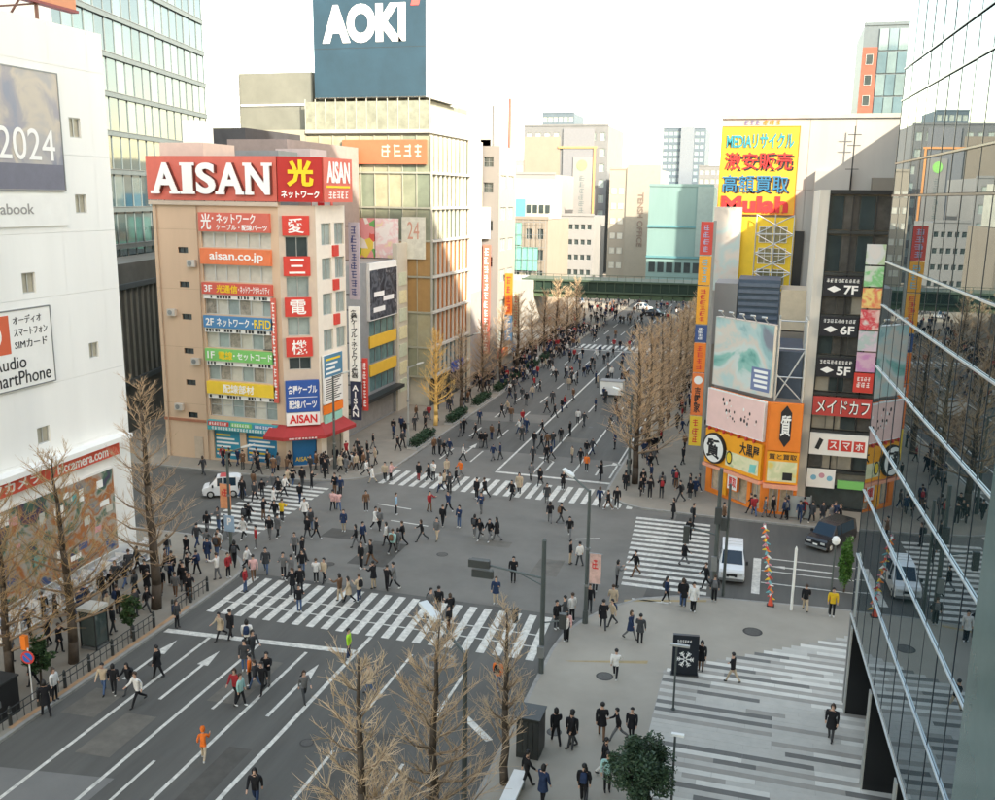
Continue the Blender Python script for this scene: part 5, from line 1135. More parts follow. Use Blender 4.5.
# ================================================================ vehicles
def vehicle(name, label, cat, paint, L=3.4, W=1.48, H=1.88, nose=.5, stripe=None, boxy=True):
    """front towards -Y"""
    t = thing(name, label, cat); w = W / 2
    def ring(y, zb, zs, zr, ws, wr): return [(-w * ws, y, zb), (w * ws, y, zb), (w, y, (zb + zs) / 2), (w * ws, y, zs), (w * wr, y, zr), (-w * wr, y, zr), (-w * ws, y, zs), (-w, y, (zb + zs) / 2)]
    f, bk = -L / 2, L / 2; sh = H * .55
    if boxy: R_ = [ring(f, .35, sh * .78, sh * .8, .92, .86), ring(f + .12, .25, sh * .9, sh * .95, .98, .88), ring(f + nose, .22, sh, sh * 1.04, .99, .88), ring(f + nose + .62, .22, sh, H * .97, .99, .80), ring(f + nose + 1.1, .22, sh, H, .99, .82), ring(bk - .3, .22, sh, H * .99, .99, .82), ring(bk - .05, .25, sh, H * .93, .98, .80), ring(bk, .35, sh * .95, H * .86, .95, .76)]
    else: R_ = [ring(f, .4, sh * .7, sh * .74, .9, .8), ring(f + .15, .25, sh * .88, sh * .92, .97, .84), ring(f + 1.1, .2, sh, sh * 1.06, .99, .84), ring(f + 1.75, .2, sh, H * .97, .99, .72), ring(f + 2.4, .2, sh, H, .99, .72), ring(bk - 1.0, .2, sh, H * .97, .99, .7), ring(bk - .35, .22, sh * .98, sh * 1.12, .98, .76), ring(bk, .4, sh * .9, sh * .95, .93, .78)]
    body = MB().loft(R_).build('body', paint, t, True)
    body.data.polygons.foreach_set('use_smooth', [False] * len(body.data.polygons))
    gl = mat('car_glass', (.012, .03, .05), .08, 0, .1, 1, .3)
    i0 = 2; a, b = R_[i0], R_[i0 + 1]
    def inset(q, f1=.88, f2=.9):
        c = sum((Vector(v) for v in q), Vector()) / 4; n = (Vector(q[1]) - Vector(q[0])).cross(Vector(q[3]) - Vector(q[0])).normalized()
        return [tuple(c + (Vector(v) - c) * f1 + n * .012) for v in q]
    q = [a[5], a[4], b[4], b[5]]; MB().quad(*inset(q, .94)).build('windscreen', gl, t)
    for s in (1, -1):
        ia, ib = (3, 4) if s > 0 else (6, 5)
        for k in ((3, 4), (4, 5)) if boxy else ((3, 4), (4, 5)):
            A_, B_ = R_[k[0]], R_[k[1]]
            q = [A_[ia], B_[ia], B_[ib], A_[ib]]
            if s < 0: q = [q[1], q[0], q[3], q[2]]
            MB().quad(*inset(q, .86)).build('side_window', gl, t)
        for yy in (f + .62, bk - .62):
            wl_ = MB(); wl_.tube((s * (w - .17), yy, .3), (s * (w + .01), yy, .3), .3, .3, 16); tyre = wl_.build('wheel', mat('tyre', (.02, .02, .02), .8, 0, 0), t)
            MB().tube((s * (w + .011), yy, .3), (s * (w + .022), yy, .3), .18, .16, 12).build('rim', M_ALU, tyre)
        MB().bx(s * w * .62 - .16, s * w * .62 + .16, f - .02, f + .06, sh * .60, sh * .75).build('headlight', mat('headlight', (.7, .7, .66), .1, .2, 0), t)
        MB().bx(s * w * .8 - .09, s * w * .8 + .09, bk - .03, bk + .02, sh * .65, sh * .95).build('tail_light', M_RED, t)
        MB().bx(s * (w + .12) - .08, s * (w + .12) + .08, f + nose + .25, f + nose + .37, sh * .98, sh * 1.2).build('mirror', M_BLACK, t)
    MB().bx(-w * .42, w * .42, f - .015, f + .05, sh * .5, sh * .7).build('grille', M_BLACK, t); MB().bx(-w * .95, w * .95, f - .05, f + .1, .26, .42).build('bumper', M_GREY, t)
    pl = MB().bx(-.17, .17, f - .065, f - .05, .46, .58).build('number_plate', M_WHITE, t)
    q = [R_[-3][4], R_[-3][5], R_[-1][5], R_[-1][4]]; MB().quad(*inset([R_[-2][4], R_[-2][5], R_[-1][5], R_[-1][4]], .7)).build('rear_window', gl, t)
    if stripe: MB().bx(-w * .75, w * .75, -.1, .5, H + .004, H + .05).build('roof_panel', stripe, t)
    return t
M_VW = mat('van_white', (.72, .73, .72), .25, 0, .02, 1, .6); M_CB = mat('car_black', (.02, .021, .024), .2, 0, .02, 1, .7); M_CG = mat('car_silver', (.4, .42, .43), .3, .5, .02)
vx, vy = G(729.5, 585); v = vehicle('white_van', 'white delivery van facing the plaza beside the zebra crossing', 'van', M_VW, 3.9, 1.6, 1.9, .75); v.location = (vx, vy + 2.0, .01); v.rotation_euler = (0, 0, RAD(2.5))
for k in range(3): MB().bx(-.6, .6, .2 + k * .5, .24 + k * .5, 1.95, 1.975).build('roof_rib', M_ALU, v)
vx, vy = G(219, 498); v = vehicle('white_taxi_van', 'white van with a red roof patch stopped before the peach building', 'van', M_VW, 3.0, 1.42, 1.7, .5, mat('roof_red', (.5, .08, .08), .5)); v.location = (vx - .1, vy + .7, .01); v.rotation_euler = (0, 0, RAD(-62))
vx, vy = G(824, 551); v = vehicle('black_van', 'black people carrier parked at the far kerb of the cross street', 'van', M_CB, 4.2, 1.7, 1.75, .8); v.location = (vx + .5, vy + 1.6, .01); v.rotation_euler = (0, 0, RAD(-32))
for i, (px, py, m, lab, rz) in enumerate(((556, 304, M_CG, 'grey car waiting beyond the railway bridge', 20), (655, 312, M_CB, 'dark car crossing under the railway bridge', 80), (643, 306, M_VW, 'white car beyond the railway bridge', 60))):
    x, y = G(px + (24 if i == 0 else 0), py + (4 if i else 0)); c = vehicle('far_car', lab, 'car', m, 4.2, 1.7, 1.5, .9, None, False); c.location = (x, y, .01); c.rotation_euler = (0, 0, RAD(rz))

# ================================================================ trees, shrubs
M_BARK = mat('bark', (.085, .066, .05), .9, 0, .25, 4, .2); M_TWIG = mat('twig', (.52, .375, .235), .85, 0, .25, 3, .2); M_TWIGL = mat('golden_light_tint', (.80, .52, .17), .8, 0, .2, 3, .2)
def bare_tree(seed, h, spread, dens=1.0, up=.9, twig=None, fine=11):
    r = random.Random(seed); tr_, li, tw_ = MB(), MB(), MB(); pts, rs_2 = [], []; x = y = 0.0; n = 9; r0 = .021 * h
    for i in range(n + 1):
        f = i / n; pts.append(Vector((x, y, h * f * .97))); rs_2.append(r0 * (1 - f) ** .85 + .02); x += r.gauss(0, .05); y += r.gauss(0, .05)
    for i in range(n): tr_.tube(pts[i], pts[i + 1], rs_2[i], rs_2[i + 1], 8)
    nb = int(34 * dens)
    for b in range(nb):
        f = .2 + .78 * (b + r.random()) / nb; k = min(n - 1, int(f * n)); p = pts[k].lerp(pts[k + 1], f * n - k)
        a = b * 2.4 + r.gauss(0, .3); ln = spread * (1.12 - f) * r.uniform(.55, 1.05) + .35; e = up * (.35 + .7 * f) * r.uniform(.6, 1.2)
        d = Vector((math.cos(a), math.sin(a), e)).normalized(); q = p + d * ln * .55; d2 = (d + Vector((0, 0, .5))).normalized(); q2 = q + d2 * ln * .5
        rb = (rs_2[k] * .42 + .012) * (.6 if f > .6 else .8); li.tube(p, q, rb, rb * .6, 5, False); li.tube(q, q2, rb * .6, .008, 4, False)
        for s in range(fine):
            u = (s + r.random()) / fine; o_ = p.lerp(q, u * 2) if u < .5 else q.lerp(q2, u * 2 - 1)
            td = (d + Vector((r.gauss(0, .75), r.gauss(0, .75), r.uniform(.1, .9)))).normalized(); tl = ln * r.uniform(.18, .42) + .2
            e1 = o_ + td * tl; tw_.tube(o_, e1, .0135, .007, 3, False)
            for w in range(4):
                td2 = (td + Vector((r.gauss(0, .5), r.gauss(0, .5), r.uniform(0, .6)))).normalized(); o2 = o_.lerp(e1, r.uniform(.3, .95)); tw_.tube(o2, o2 + td2 * tl * r.uniform(.35, .7), .008, .004, 3, False)
    return tr_, li, tw_
def tree_thing(label, parts, group, twig=None, bark=None):
    t = thing('bare_tree', label, 'tree', (0, 0, 0), group)
    parts[0].build('trunk', bark or M_BARK, t, True); parts[1].build('limbs', bark or mat('limb', (.25, .18, .12), .85, 0, .25, 3, .2), t, True); c = parts[2].build('crown', twig or M_TWIG, t); c['kind'] = 'stuff'; t.children[1]['kind'] = 'stuff'
    return t
G1 = 'bare roadside ginkgo trees'
T = tree_thing('tall bare tree behind the telephone booth railing near the store corner', bare_tree(1, 14.0, 3.6, 1.2), G1); T.location = (-33.4, 43.9, KH)
T = tree_thing('bare tree with golden twigs in front of the store window print', bare_tree(2, 11.6, 4.2, 1.2), G1, mat('twig_tan', (.42, .27, .12), .8, 0, .2, 3)); T.location = (-33.4, 37.0, KH)
T = tree_thing('bare tree at the photo edge before the store shelves', bare_tree(3, 10.0, 4.0, 1.2), G1, MATS['twig_tan']); T.location = (-34.2, 33.6, KH)
for i, (x, y, h, sp, sd, lab) in enumerate(((-9.7, 26.6, 10.6, 3.2, 11, 'thick trunked bare tree with knotted limbs beside the near street lamp'), (-9.9, 21.4, 12.0, 2.9, 12, 'bare tree with pale twigs reaching over the near road lanes'), (-9.3, 33.8, 8.0, 1.5, 13, 'thin young bare tree beside the dark newsstand cabinet'), (-10.6, 23.4, 6.6, 2.6, 14, 'low bare tree at the bottom edge between two taller ones'))):
    T = tree_thing(lab, bare_tree(sd, h, sp, 1.25 if i != 2 else .8, .9 if i != 2 else 1.6), G1, [M_TWIG, mat('twig_pale', (.58, .43, .28), .85, 0, .2, 3), mat('twig_pale', (.58, .43, .28), .85, 0, .2, 3), M_TWIG][i]); T.location = (x, y, KH); T.rotation_euler = (0, 0, i * 1.3)
mesh_trees = [tree_thing('bare tree painted in golden light in front of the glass shop building', bare_tree(21, 10.4, 2.6, 1.3, 1.2), G1, M_TWIGL, M_TWIGL)]  # warm reflected light is put into the twig and bark colour
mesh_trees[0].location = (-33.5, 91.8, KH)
tn = tree_thing('first and largest bare tree on the shop pavement', bare_tree(31, 13.4, 3.8, 1.7, .9, None, 12), G1, mat('twig_beige', (.62, .43, .25), .85, 0, .2, 3)); tn.location = (-10.3, 77.8, KH)
words_ = ['second', 'third', 'fourth', 'fifth', 'sixth', 'seventh', 'eighth', 'ninth', 'tenth']
for k, y in enumerate((86.5, 95, 104, 113, 122, 132, 143, 158)): dup(tn, (-10.4 + (k % 2) * .2, y, KH), k * 1.1, words_[k] + ' bare tree along the shop pavement from the crossing', (.95, .9, .88, .85, .85, .8, .8, .8)[k])
tl_ = tree_thing('second bare tree along the hedge pavement from the crossing', bare_tree(41, 9.6, 2.8, 1.3, 1.1), G1); tl_.location = (-33.4, 100, KH)
for k, y in enumerate((108, 116, 124, 132, 140, 148, 156, 164)): dup(tl_, (-33.3, y, KH), k * 1.7, words_[k + 1] + ' bare tree along the hedge pavement from the crossing', .95 + .1 * (k % 3))
# leafy plants
M_LEAF = mat('plant_leaf', (.035, .07, .022), .6, 0, .4, 5, .3); M_LEAFD = mat('leaf_dark', (.03, .065, .03), .6, 0, .4, 5, .3); M_LEAFB = mat('leaf_bright', (.07, .16, .025), .6, 0, .3, 5, .3)
def leafy(label, name, rx, ry, z0, z1, n, leaf, m, seed, cat='shrub', trunk=True, box=False):
    t = thing(name, label, cat); r = random.Random(seed); b = MB()
    cl = [(r.uniform(-1, 1), r.uniform(-1, 1), r.uniform(0, 1), r.uniform(.16, .42)) for _ in range(34)]
    for i in range(n):
        if box: p = Vector((r.uniform(-rx, rx), r.uniform(-ry, ry), z0 + (z1 - z0) * r.random() ** .6 + r.gauss(0, .06)))
        else:
            c = cl[i % 34]; k = math.sqrt(max(.1, 1 - (2 * c[2] - .9) ** 2 * .8)); v = Vector((r.gauss(0, 1), r.gauss(0, 1), r.gauss(0, 1))).normalized() * c[3] * r.random() ** .4
            p = Vector((rx * (c[0] * .75 * k + v.x), ry * (c[1] * .75 * k + v.y), z0 + (z1 - z0) * (.12 + .78 * c[2]) + v.z * (z1 - z0) * .5))
        u = Vector((r.gauss(0, 1), r.gauss(0, 1), r.gauss(0, .6))).normalized(); w = u.cross(Vector((r.gauss(0, 1), r.gauss(0, 1), r.gauss(0, 1)))).normalized(); s = leaf * r.uniform(.6, 1.3)
        b.quad(p - u * s, p - w * s * .45, p + u * s, p + w * s * .45)
    c = b.build('foliage', m, t); c['kind'] = 'stuff'
    if trunk:
        k = MB(); k.path([Vector((0, 0, 0)), Vector((.03, .02, z0 + .2)), Vector((-.02, .04, (z0 + z1) / 2))], [.07, .05, .03], 6)
        for a in range(6): k.tube((0, .02, z0 + .1 * a), (rx * .6 * math.cos(a * 1.1), ry * .6 * math.sin(a * 1.1), z0 + (z1 - z0) * (.4 + .08 * a)), .03, .01, 5)
        k.build('trunk', M_BARK, t)
    return t
x, y = G(648, 812); t = leafy('bushy evergreen tree at the bottom of the plaza', 'evergreen_tree', 1.45, 1.45, .3, 3.7, 11000, .085, mat('evergreen_leaf', (.045, .08, .04), .5, 0, .5, 7, .4), 3, 'tree'); t.location = (-3.7, 33.0, KH)
t = leafy('small round green street plant beside the telephone booth', 'street_plant', .55, .55, .8, 2.5, 1400, .11, M_LEAF, 4, 'plant'); x, y = G(132, 640); t.location = (x, y, KH)
t = leafy('small green street plant next to the no parking sign', 'street_plant', .65, .65, .9, 2.7, 1500, .11, M_LEAF, 5, 'plant'); x, y = G(45, 690); t.location = (x - .2, y, KH)
t = leafy('bright green shrub at the corner of the glass building', 'corner_shrub', .45, .9, .2, 3.6, 2600, .11, M_LEAFB, 6, 'shrub'); x, y = G(842, 592); t.location = (x + .1, y, .02)
t = leafy('low flower bed shrub at the foot of the near lamp post', 'flower_bed', 1.0, 1.6, .1, .7, 1500, .1, mat('leaf_russet', (.16, .10, .06), .7, 0, .5, 6), 7, 'shrub', False); t.location = (-9.0, 30.6, KH)
h0 = None
for k, y in enumerate((84.5, 95, 104, 112.5, 120.5, 128.5, 136.5)):
    lab = 'clipped dark hedge strip on the kerb, %s from the crossing' % (['first'] + words_)[k]
    if h0 is None: h0 = leafy(lab, 'kerb_hedge', .5, 2.6, .1, .95, 1500, .13, M_LEAFD, 9, 'hedge', False, True); h0['group'] = 'hedges along the kerb'; MB().bx(-.55, .55, -2.7, 2.7, 0, .22).build('planter', M_CONC, h0); h0.location = (-32.2, y, KH)
    else: dup(h0, (-32.2, y, KH), 0, lab)
# ================================================================ people
SKIN_N = ['pelvis', 'waist', 'chest', 'neck', 'head0', 'head1']
def pose_mesh(name, ls, rs, la, ra, lean=0.0, bulk=1.0):
    """one continuous body. ls, rs: (hip swing, knee bend) in radians; la, ra: (shoulder swing, elbow bend, out). front is -Y"""
    v, e, r, tagv = [], [], [], []
    def add(p, rad, par, t):
        v.append(p); r.append(rad); tagv.append(t)
        if par is not None: e.append((par, len(v) - 1))
        return len(v) - 1
    ln = lean
    pel = add((0, 0, .93), (.135 * bulk, .105 * bulk), None, 'coat'); wst = add((0, -.03 * ln, 1.08), (.13 * bulk, .10 * bulk), pel, 'coat')
    ch = add((0, -.12 * ln, 1.29), (.155 * bulk, .115 * bulk), wst, 'coat'); cl = add((0, -.16 * ln, 1.42), (.085 * bulk, .075 * bulk), ch, 'coat')
    nk = add((0, -.19 * ln, 1.49), (.052, .052), cl, 'skin'); h0 = add((0, -.02 - .21 * ln, 1.56), (.075, .085), nk, 'skin'); h1 = add((0, -.01 - .22 * ln, 1.655), (.078, .092), h0, 'skin')
    for s, (sw, el, out) in ((1, la), (-1, ra)):
        sh = add((s * .175 * bulk, -.12 * ln, 1.385), (.062 * bulk, .062 * bulk), ch, 'coat')
        d = Vector((s * out, -math.sin(sw), -math.cos(sw))).normalized(); eb = Vector(v[sh]) + d * .27; ei = add(tuple(eb), (.052 * bulk, .052 * bulk), sh, 'coat')
        a2 = sw + el; d2 = Vector((s * out * .3, -math.sin(a2), -math.cos(a2))).normalized(); wr = eb + d2 * .235; wi = add(tuple(wr), (.042, .042), ei, 'coat')
        ha = wr + d2 * .085; hi = add(tuple(ha), (.034, .042), wi, 'skin'); add(tuple(ha + d2 * .075), (.022, .036), hi, 'skin')
        add(tuple(ha + d2 * .03 + Vector((-s * .035, -.035, 0))), (.015, .015), hi, 'skin')
    for s, (sw, kb) in ((1, ls), (-1, rs)):
        hp = add((s * .085, 0, .86), (.088, .092), pel, 'legs'); d = Vector((s * .03, -math.sin(sw), -math.cos(sw))); kn = Vector(v[hp]) + d * .40; ki = add(tuple(kn), (.066, .068), hp, 'legs')
        a2 = sw - kb; d2 = Vector((0, -math.sin(a2), -math.cos(a2))); an = kn + d2 * .39; ai_ = add(tuple(an), (.050, .052), ki, 'legs')
        f = Vector((0, -math.cos(a2 * .6), math.sin(a2 * .6) * .3 - .12)).normalized(); hl = an + Vector((0, .02, -.045)); hi = add(tuple(hl), (.045, .045), ai_, 'shoe'); add(tuple(hl + f * .17), (.042, .034), hi, 'shoe')
    me = bpy.data.meshes.new(name); me.from_pydata(v, e, []); o = bpy.data.objects.new(name, me); COL.objects.link(o)
    m = o.modifiers.new('s', 'SKIN'); m.use_smooth_shade = True; m.branch_smoothing = .3
    for i, sv in enumerate(me.skin_vertices[0].data): sv.radius = r[i]; sv.use_root = (i == 0)
    ss = o.modifiers.new('u', 'SUBSURF'); ss.levels = 1
    return o, v, e, tagv
POSES = {'walking': pose_mesh('p', (.42, .08), (-.36, .35), (-.35, .25, .08), (.4, .45, .08), .15, 1.22),
         'striding': pose_mesh('p', (-.30, .5), (.38, .05), (.3, .5, .06), (-.3, .2, .06), .2, 1.25),
         'standing': pose_mesh('p', (.03, .02), (-.04, .05), (.05, .15, .1), (0, .12, .1), 0, 1.24),
         'looking down': pose_mesh('p', (.05, .02), (-.05, .05), (.45, 1.5, .12), (.4, 1.6, .12), .25, 1.24),
         'strolling': pose_mesh('p', (.24, .04), (-.22, .22), (.1, .2, .08), (-.15, .25, .08), .05, 1.3),
         'turning': pose_mesh('p', (.15, .1), (-.1, .25), (.9, 1.1, .1), (.1, .3, .1), .1, 1.26),
         'hurrying': pose_mesh('p', (.55, .15), (-.5, .45), (-.5, .6, .08), (.5, .7, .08), .35, 1.2),
         'waiting': pose_mesh('p', (.0, .0), (.1, .12), (.2, 1.9, .05), (.1, .2, .1), .0, 1.3),
         'jogging': pose_mesh('p', (.65, .5), (-.5, .7), (-.5, 1.3, .2), (.5, 1.3, .2), .5)}
bpy.context.view_layer.update(); dg = bpy.context.evaluated_depsgraph_get()
BODY = {}
for k, (o, v, e, tg) in POSES.items():
    me = bpy.data.meshes.new_from_object(o.evaluated_get(dg)); me.name = 'person'
    segs_ = [(Vector(v[a]), Vector(v[b]), tg[b]) for a, b in e]; idx = {'coat': 0, 'legs': 1, 'shoe': 2, 'skin': 3}
    me.materials.clear()
    for _ in range(4): me.materials.append(None)
    zmin = min(q.co.z for q in me.vertices)
    for p in me.polygons:
        c = p.center; best = None
        for a, b, t_ in segs_:
            ab = b - a; u = max(0, min(1, (c - a).dot(ab) / max(ab.length_squared, 1e-9))); dd = (c - a - ab * u).length
            if t_ == 'legs' and a.z > .9: dd += .06
            if best is None or dd < best[0]: best = (dd, t_, u)
        t_ = best[1]
        if t_ == 'legs' and c.z > .80: t_ = 'coat'
        p.material_index = idx[t_]; p.use_smooth = True
    me.transform(Matrix.Translation((0, 0, -zmin))); BODY[k] = (me, -zmin, [Vector(q) for q in v])
for k, (o, v, e, tg) in POSES.items(): bpy.data.objects.remove(o)
CLOTH = {'k': ('black', (.017, .017, .019)), 'g': ('grey', (.14, .14, .14)), 'b': ('navy', (.025, .04, .085)), 'w': ('white', (.68, .66, .62)), 'c': ('beige', (.46, .37, .26)), 'r': ('crimson', (.30, .03, .035)),
         'o': ('orange', (.75, .17, .03)), 'y': ('yellow', (.72, .46, .03)), 'p': ('pink', (.60, .36, .34)), 'n': ('brown', (.15, .085, .05)), 't': ('mint', (.32, .52, .48)), 'h': ('lime vest', (.42, .75, .05)), 'l': ('azure', (.28, .42, .55)), 'd': ('charcoal', (.05, .052, .055)), 'j': ('denim', (.07, .11, .2))}
CM = {k: mat('cloth_' + v[0].replace(' ', '_'), v[1], .9, 0, .18, 6, .15) for k, v in CLOTH.items()}
M_SK = mat('skin', (.50, .31, .22), .6, 0, .05); HAIRM = [mat('hair_black', (.012, .011, .011), .5), mat('hair_brown', (.05, .03, .018), .5)]; SHOEM = [mat('shoe_black', (.02, .02, .02), .6), mat('shoe_white', (.6, .6, .58), .6)]
def hair_mesh(long):
    b = MB(); rings = []
    for k in range(5):
        f = k / 4; z = .135 - .17 * f if not long else .135 - .30 * f; rad = (.03, .085, .108, .11, .098)[k] if not long else (.03, .09, .112, .11, .09)[k]
        ring = []
        for i in range(10):
            a = 2 * math.pi * i / 10; y = math.sin(a) * rad * 1.08 + .012; zz = z
            if math.sin(a) < -.3 and k >= 2: zz = max(z, .045); y *= .86
            ring.append((math.cos(a) * rad, y, zz))
        rings.append(ring)
    return b.loft(rings, False).quad(*reversed(rings[0])).mesh('hair', HAIRM[0], (0, 0, 0), True)
HAIR = {(l, c): None for l in (0, 1) for c in (0, 1)}
for l in (0, 1):
    for c in (0, 1): HAIR[l, c] = hair_mesh(l); HAIR[l, c].materials[0] = HAIRM[c]
def hood_mesh():
    return MB().loft([[(math.cos(a * .628) * r_, math.sin(a * .628) * r_ * 1.1 + .015, z) for a in range(10)] for z, r_ in ((.155, .03), (.13, .09), (.05, .118), (-.04, .11), (-.12, .09))], False).mesh('hood', CM['o'], (0, 0, 0), True)
HOOD = hood_mesh()
def skirt(l):
    rr_ = ((1.05, .18, .14), (.85, .20, .165), (.60 if l else .70, .23, .20)); return MB().loft([[(math.cos(a * .524) * w, math.sin(a * .524) * d, z) for a in range(12)] for z, w, d in rr_], False).mesh('coat_hem', None, (0, 0, 0), True)
HEMS = {}
PACKS = {}
def pack_mesh(m):
    b = MB(); b.loft([[(sx_ * w, .11 + y_ * d, z) for sx_, y_ in ((-1, 0), (1, 0), (1, .7), (.6, 1), (-.6, 1), (-1, .7))] for z, w, d in ((.98, .11, .12), (1.04, .14, .17), (1.25, .14, .16), (1.38, .12, .10), (1.42, .07, .05))]); return b.mesh('backpack', m, (0, 0, 0), False)
PEOPLE = []
rp = random.Random(77)
def person(x, y, code, z=0.0, pose=None, legs=None, rz=None, hood=False, legm=None):
    PEOPLE.append(dict(x=x, y=y, c=code, z=z, pose=pose, legs=legs, rz=rz, hood=hood))
def at(ox, oy, s, lst):
    for q in lst:
        x, y = G(ox + q[0] / s, oy + q[1] / s); person(x, y, q[2][0], legs=q[2][1] if len(q[2]) > 1 else None)
at(180, 420, 4, [(175, 185, 'k'), (315, 225, 'k'), (375, 225, 'n'), (352, 205, 'k'), (250, 310, 'k'), (300, 330, 'd'), (330, 312, 'k'), (295, 285, 'nk'), (430, 275, 'c'), (452, 262, 'k'), (418, 302, 'w'), (395, 312, 'k'), (375, 290, 'g'), (490, 270, 'k'), (527, 277, 'k'), (375, 348, 'wk'), (335, 400, 'k'), (380, 405, 'k'), (408, 408, 'yk'), (262, 425, 'k'), (275, 418, 'k'), (155, 440, 'gj'), (110, 458, 'k'), (155, 535, 'wk'), (180, 475, 'k'), (70, 515, 'd'), (110, 530, 'g'), (255, 482, 'wk'), (305, 522, 'rg'), (360, 482, 'k'), (392, 472, 'g'), (480, 332, 'k'), (500, 400, 'w'), (510, 470, 'k'), (545, 477, 'k'), (524, 440, 'd'), (642, 305, 'bk'), (612, 362, 'pk'), (635, 362, 'pj'), (655, 446, 'bc'), (745, 366, 'nk'), (865, 380, 'lk'), (783, 440, 'wk'), (799, 442, 'g'), (705, 512, 'k'), (732, 500, 'bk'), (825, 502, 'wk'), (850, 535, 'tk'), (872, 522, 'g'), (890, 502, 'k'), (725, 595, 'kk'), (765, 580, 'k'), (775, 676, 'kc'), (828, 682, 'k'), (855, 676, 'gk'), (460, 542, 'gk'), (490, 562, 'k'), (490, 622, 'k'), (345, 612, 'dj'), (415, 635, 'g'), (445, 642, 'gk'), (452, 704, 'k'), (482, 690, 'k'), (478, 768, 'kj'), (545, 652, 'wk'), (577, 652, 'ck'), (640, 724, 'nc'), (675, 730, 'c'), (717, 728, 'cb'), (262, 690, 'rj'), (295, 644, 'pn'), (268, 604, 'wk'), (220, 592, 'k'), (150, 646, 'wg'), (195, 638, 'rk'), (30, 640, 'k'), (15, 690, 'k'), (42, 724, 'k'), (745, 232, 'wk'), (770, 258, 'wc'), (820, 246, 'c'), (843, 248, 'pk'), (620, 300, 'k')])
at(380, 420, 3.827, [(322, 52, 'k'), (367, 72, 'k'), (387, 107, 'c'), (402, 107, 'wj'), (457, 64, 'hk'), (432, 156, 'n'), (460, 152, 'k'), (207, 132, 'k'), (228, 132, 'b'), (245, 138, 'rk'), (266, 138, 'kr'), (317, 156, 'n'), (148, 232, 'kr'), (187, 237, 'k'), (205, 232, 'w'), (255, 212, 'c'), (308, 222, 'og'), (290, 252, 'k'), (245, 268, 'c'), (232, 276, 'w'), (266, 282, 'd'), (370, 302, 'k'), (401, 297, 'k'), (505, 302, 'k'), (532, 284, 'c'), (578, 232, 'g'), (613, 252, 'k'), (638, 320, 'dg'), (700, 268, 'k'), (585, 162, 'hk'), (637, 162, 'k'), (655, 152, 'wk'), (590, 105, 'k'), (617, 112, 'k'), (640, 112, 'd'), (662, 105, 'k'), (735, 162, 'k'), (767, 172, 'k'), (790, 198, 'ok'), (790, 142, 'c'), (812, 134, 'r'), (845, 232, 'k'), (898, 112, 'ky'), (727, 62, 'k'), (780, 27, 'k'), (622, 57, 'k'), (560, 52, 'k'), (532, 52, 'wk'), (938, 272, 'k'), (840, 332, 'bk'), (873, 344, 'k'), (905, 338, 'k'), (650, 394, 'kg'), (690, 394, 'k'), (725, 452, 'kg'), (728, 552, 'kc'), (763, 558, 'w'), (977, 598, 'k'), (905, 648, 'gk'), (822, 662, 'g'), (800, 745, 'k'), (890, 742, 'c'), (510, 622, 'kk'), (443, 704, 'bc'), (190, 352, 'r'), (262, 357, 'bk'), (240, 408, 'k'), (303, 412, 'b'), (387, 358, 'bg'), (160, 466, 'k'), (218, 462, 'gc'), (362, 447, 'kg'), (383, 457, 'k'), (420, 462, 'kg'), (447, 462, 'kg'), (195, 754, 'g'), (225, 744, 'k'), (268, 768, 'k')])
at(540, 440, 4.445, [(592, 352, 'k'), (680, 382, 'k'), (622, 282, 'k'), (662, 447, 'k'), (540, 238, 'g'), (487, 268, 'k'), (665, 242, 'k'), (705, 238, 'g'), (815, 372, 'n'), (935, 334, 'k'), (640, 553, 'k'), (735, 657, 'kk'), (560, 732, 'bk'), (637, 748, 'k'), (677, 768, 'wk')])
at(560, 600, 3.317, [(20, 142, 'pk'), (142, 103, 'k'), (172, 92, 'c'), (232, 137, 'bg'), (264, 152, 'dk'), (183, 267, 'wk'), (466, 242, 'k'), (570, 282, 'kc'), (895, 474, 'k'), (38, 497, 'k'), (137, 467, 'k'), (190, 474, 'k'), (235, 474, 'k'), (148, 583, 'kw'), (155, 642, 'tk'), (80, 680, 'k'), (405, 28, 'k'), (440, 45, 'wk'), (900, 62, 'yk'), (812, 42, 'kc'), (510, 12, 'd')])
at(340, 600, 3.827, [(115, 362, 'cj'), (415, 132, 'k'), (828, 112, 'k'), (860, 102, 'd'), (887, 92, 'w'), (866, 167, 'wk'), (604, 345, 'oj'), (825, 558, 'k'), (885, 574, 'k'), (712, 730, 'k'), (775, 790, 'b'), (930, 785, 'k')])
at(160, 600, 4, [(70, 112, 'd'), (243, 157, 'c'), (283, 157, 'k'), (350, 202, 'wk'), (372, 242, 'd'), (340, 282, 'd'), (305, 404, 'rk'), (325, 424, 'tk'), (360, 342, 'ok'), (382, 357, 'd'), (410, 372, 'k'), (432, 343, 'k'), (578, 408, 'gd'), (385, 830, 'k')])
jx, jy = G(204, 761); person(jx, jy, 'o', 0, 'jogging', 'c', RAD(205), True)
hx, hy = G(349, 659); person(hx, hy, 'h', 0, 'standing', 'b', RAD(100))
at(0, 600, 3.98, [(50, 257, 'g'), (120, 152, 'k'), (195, 192, 'k'), (241, 218, 'k'), (225, 102, 'k'), (430, 87, 'c'), (470, 67, 'k'), (280, 62, 'd'), (185, 462, 'k'), (222, 408, 'w'), (135, 352, 'k'), (415, 372, 'cj'), (455, 378, 'k'), (515, 368, 'k'), (550, 418, 'wk'), (630, 312, 'k')])
at(0, 400, 3.98, [(412, 800, 'k'), (447, 783, 'k'), (500, 753, 'k'), (580, 753, 'k'), (540, 788, 'd'), (645, 783, 'k'), (700, 793, 'g'), (750, 793, 'k'), (965, 398, 'k'), (890, 268, 'k'), (810, 300, 'd'), (770, 232, 'd')])
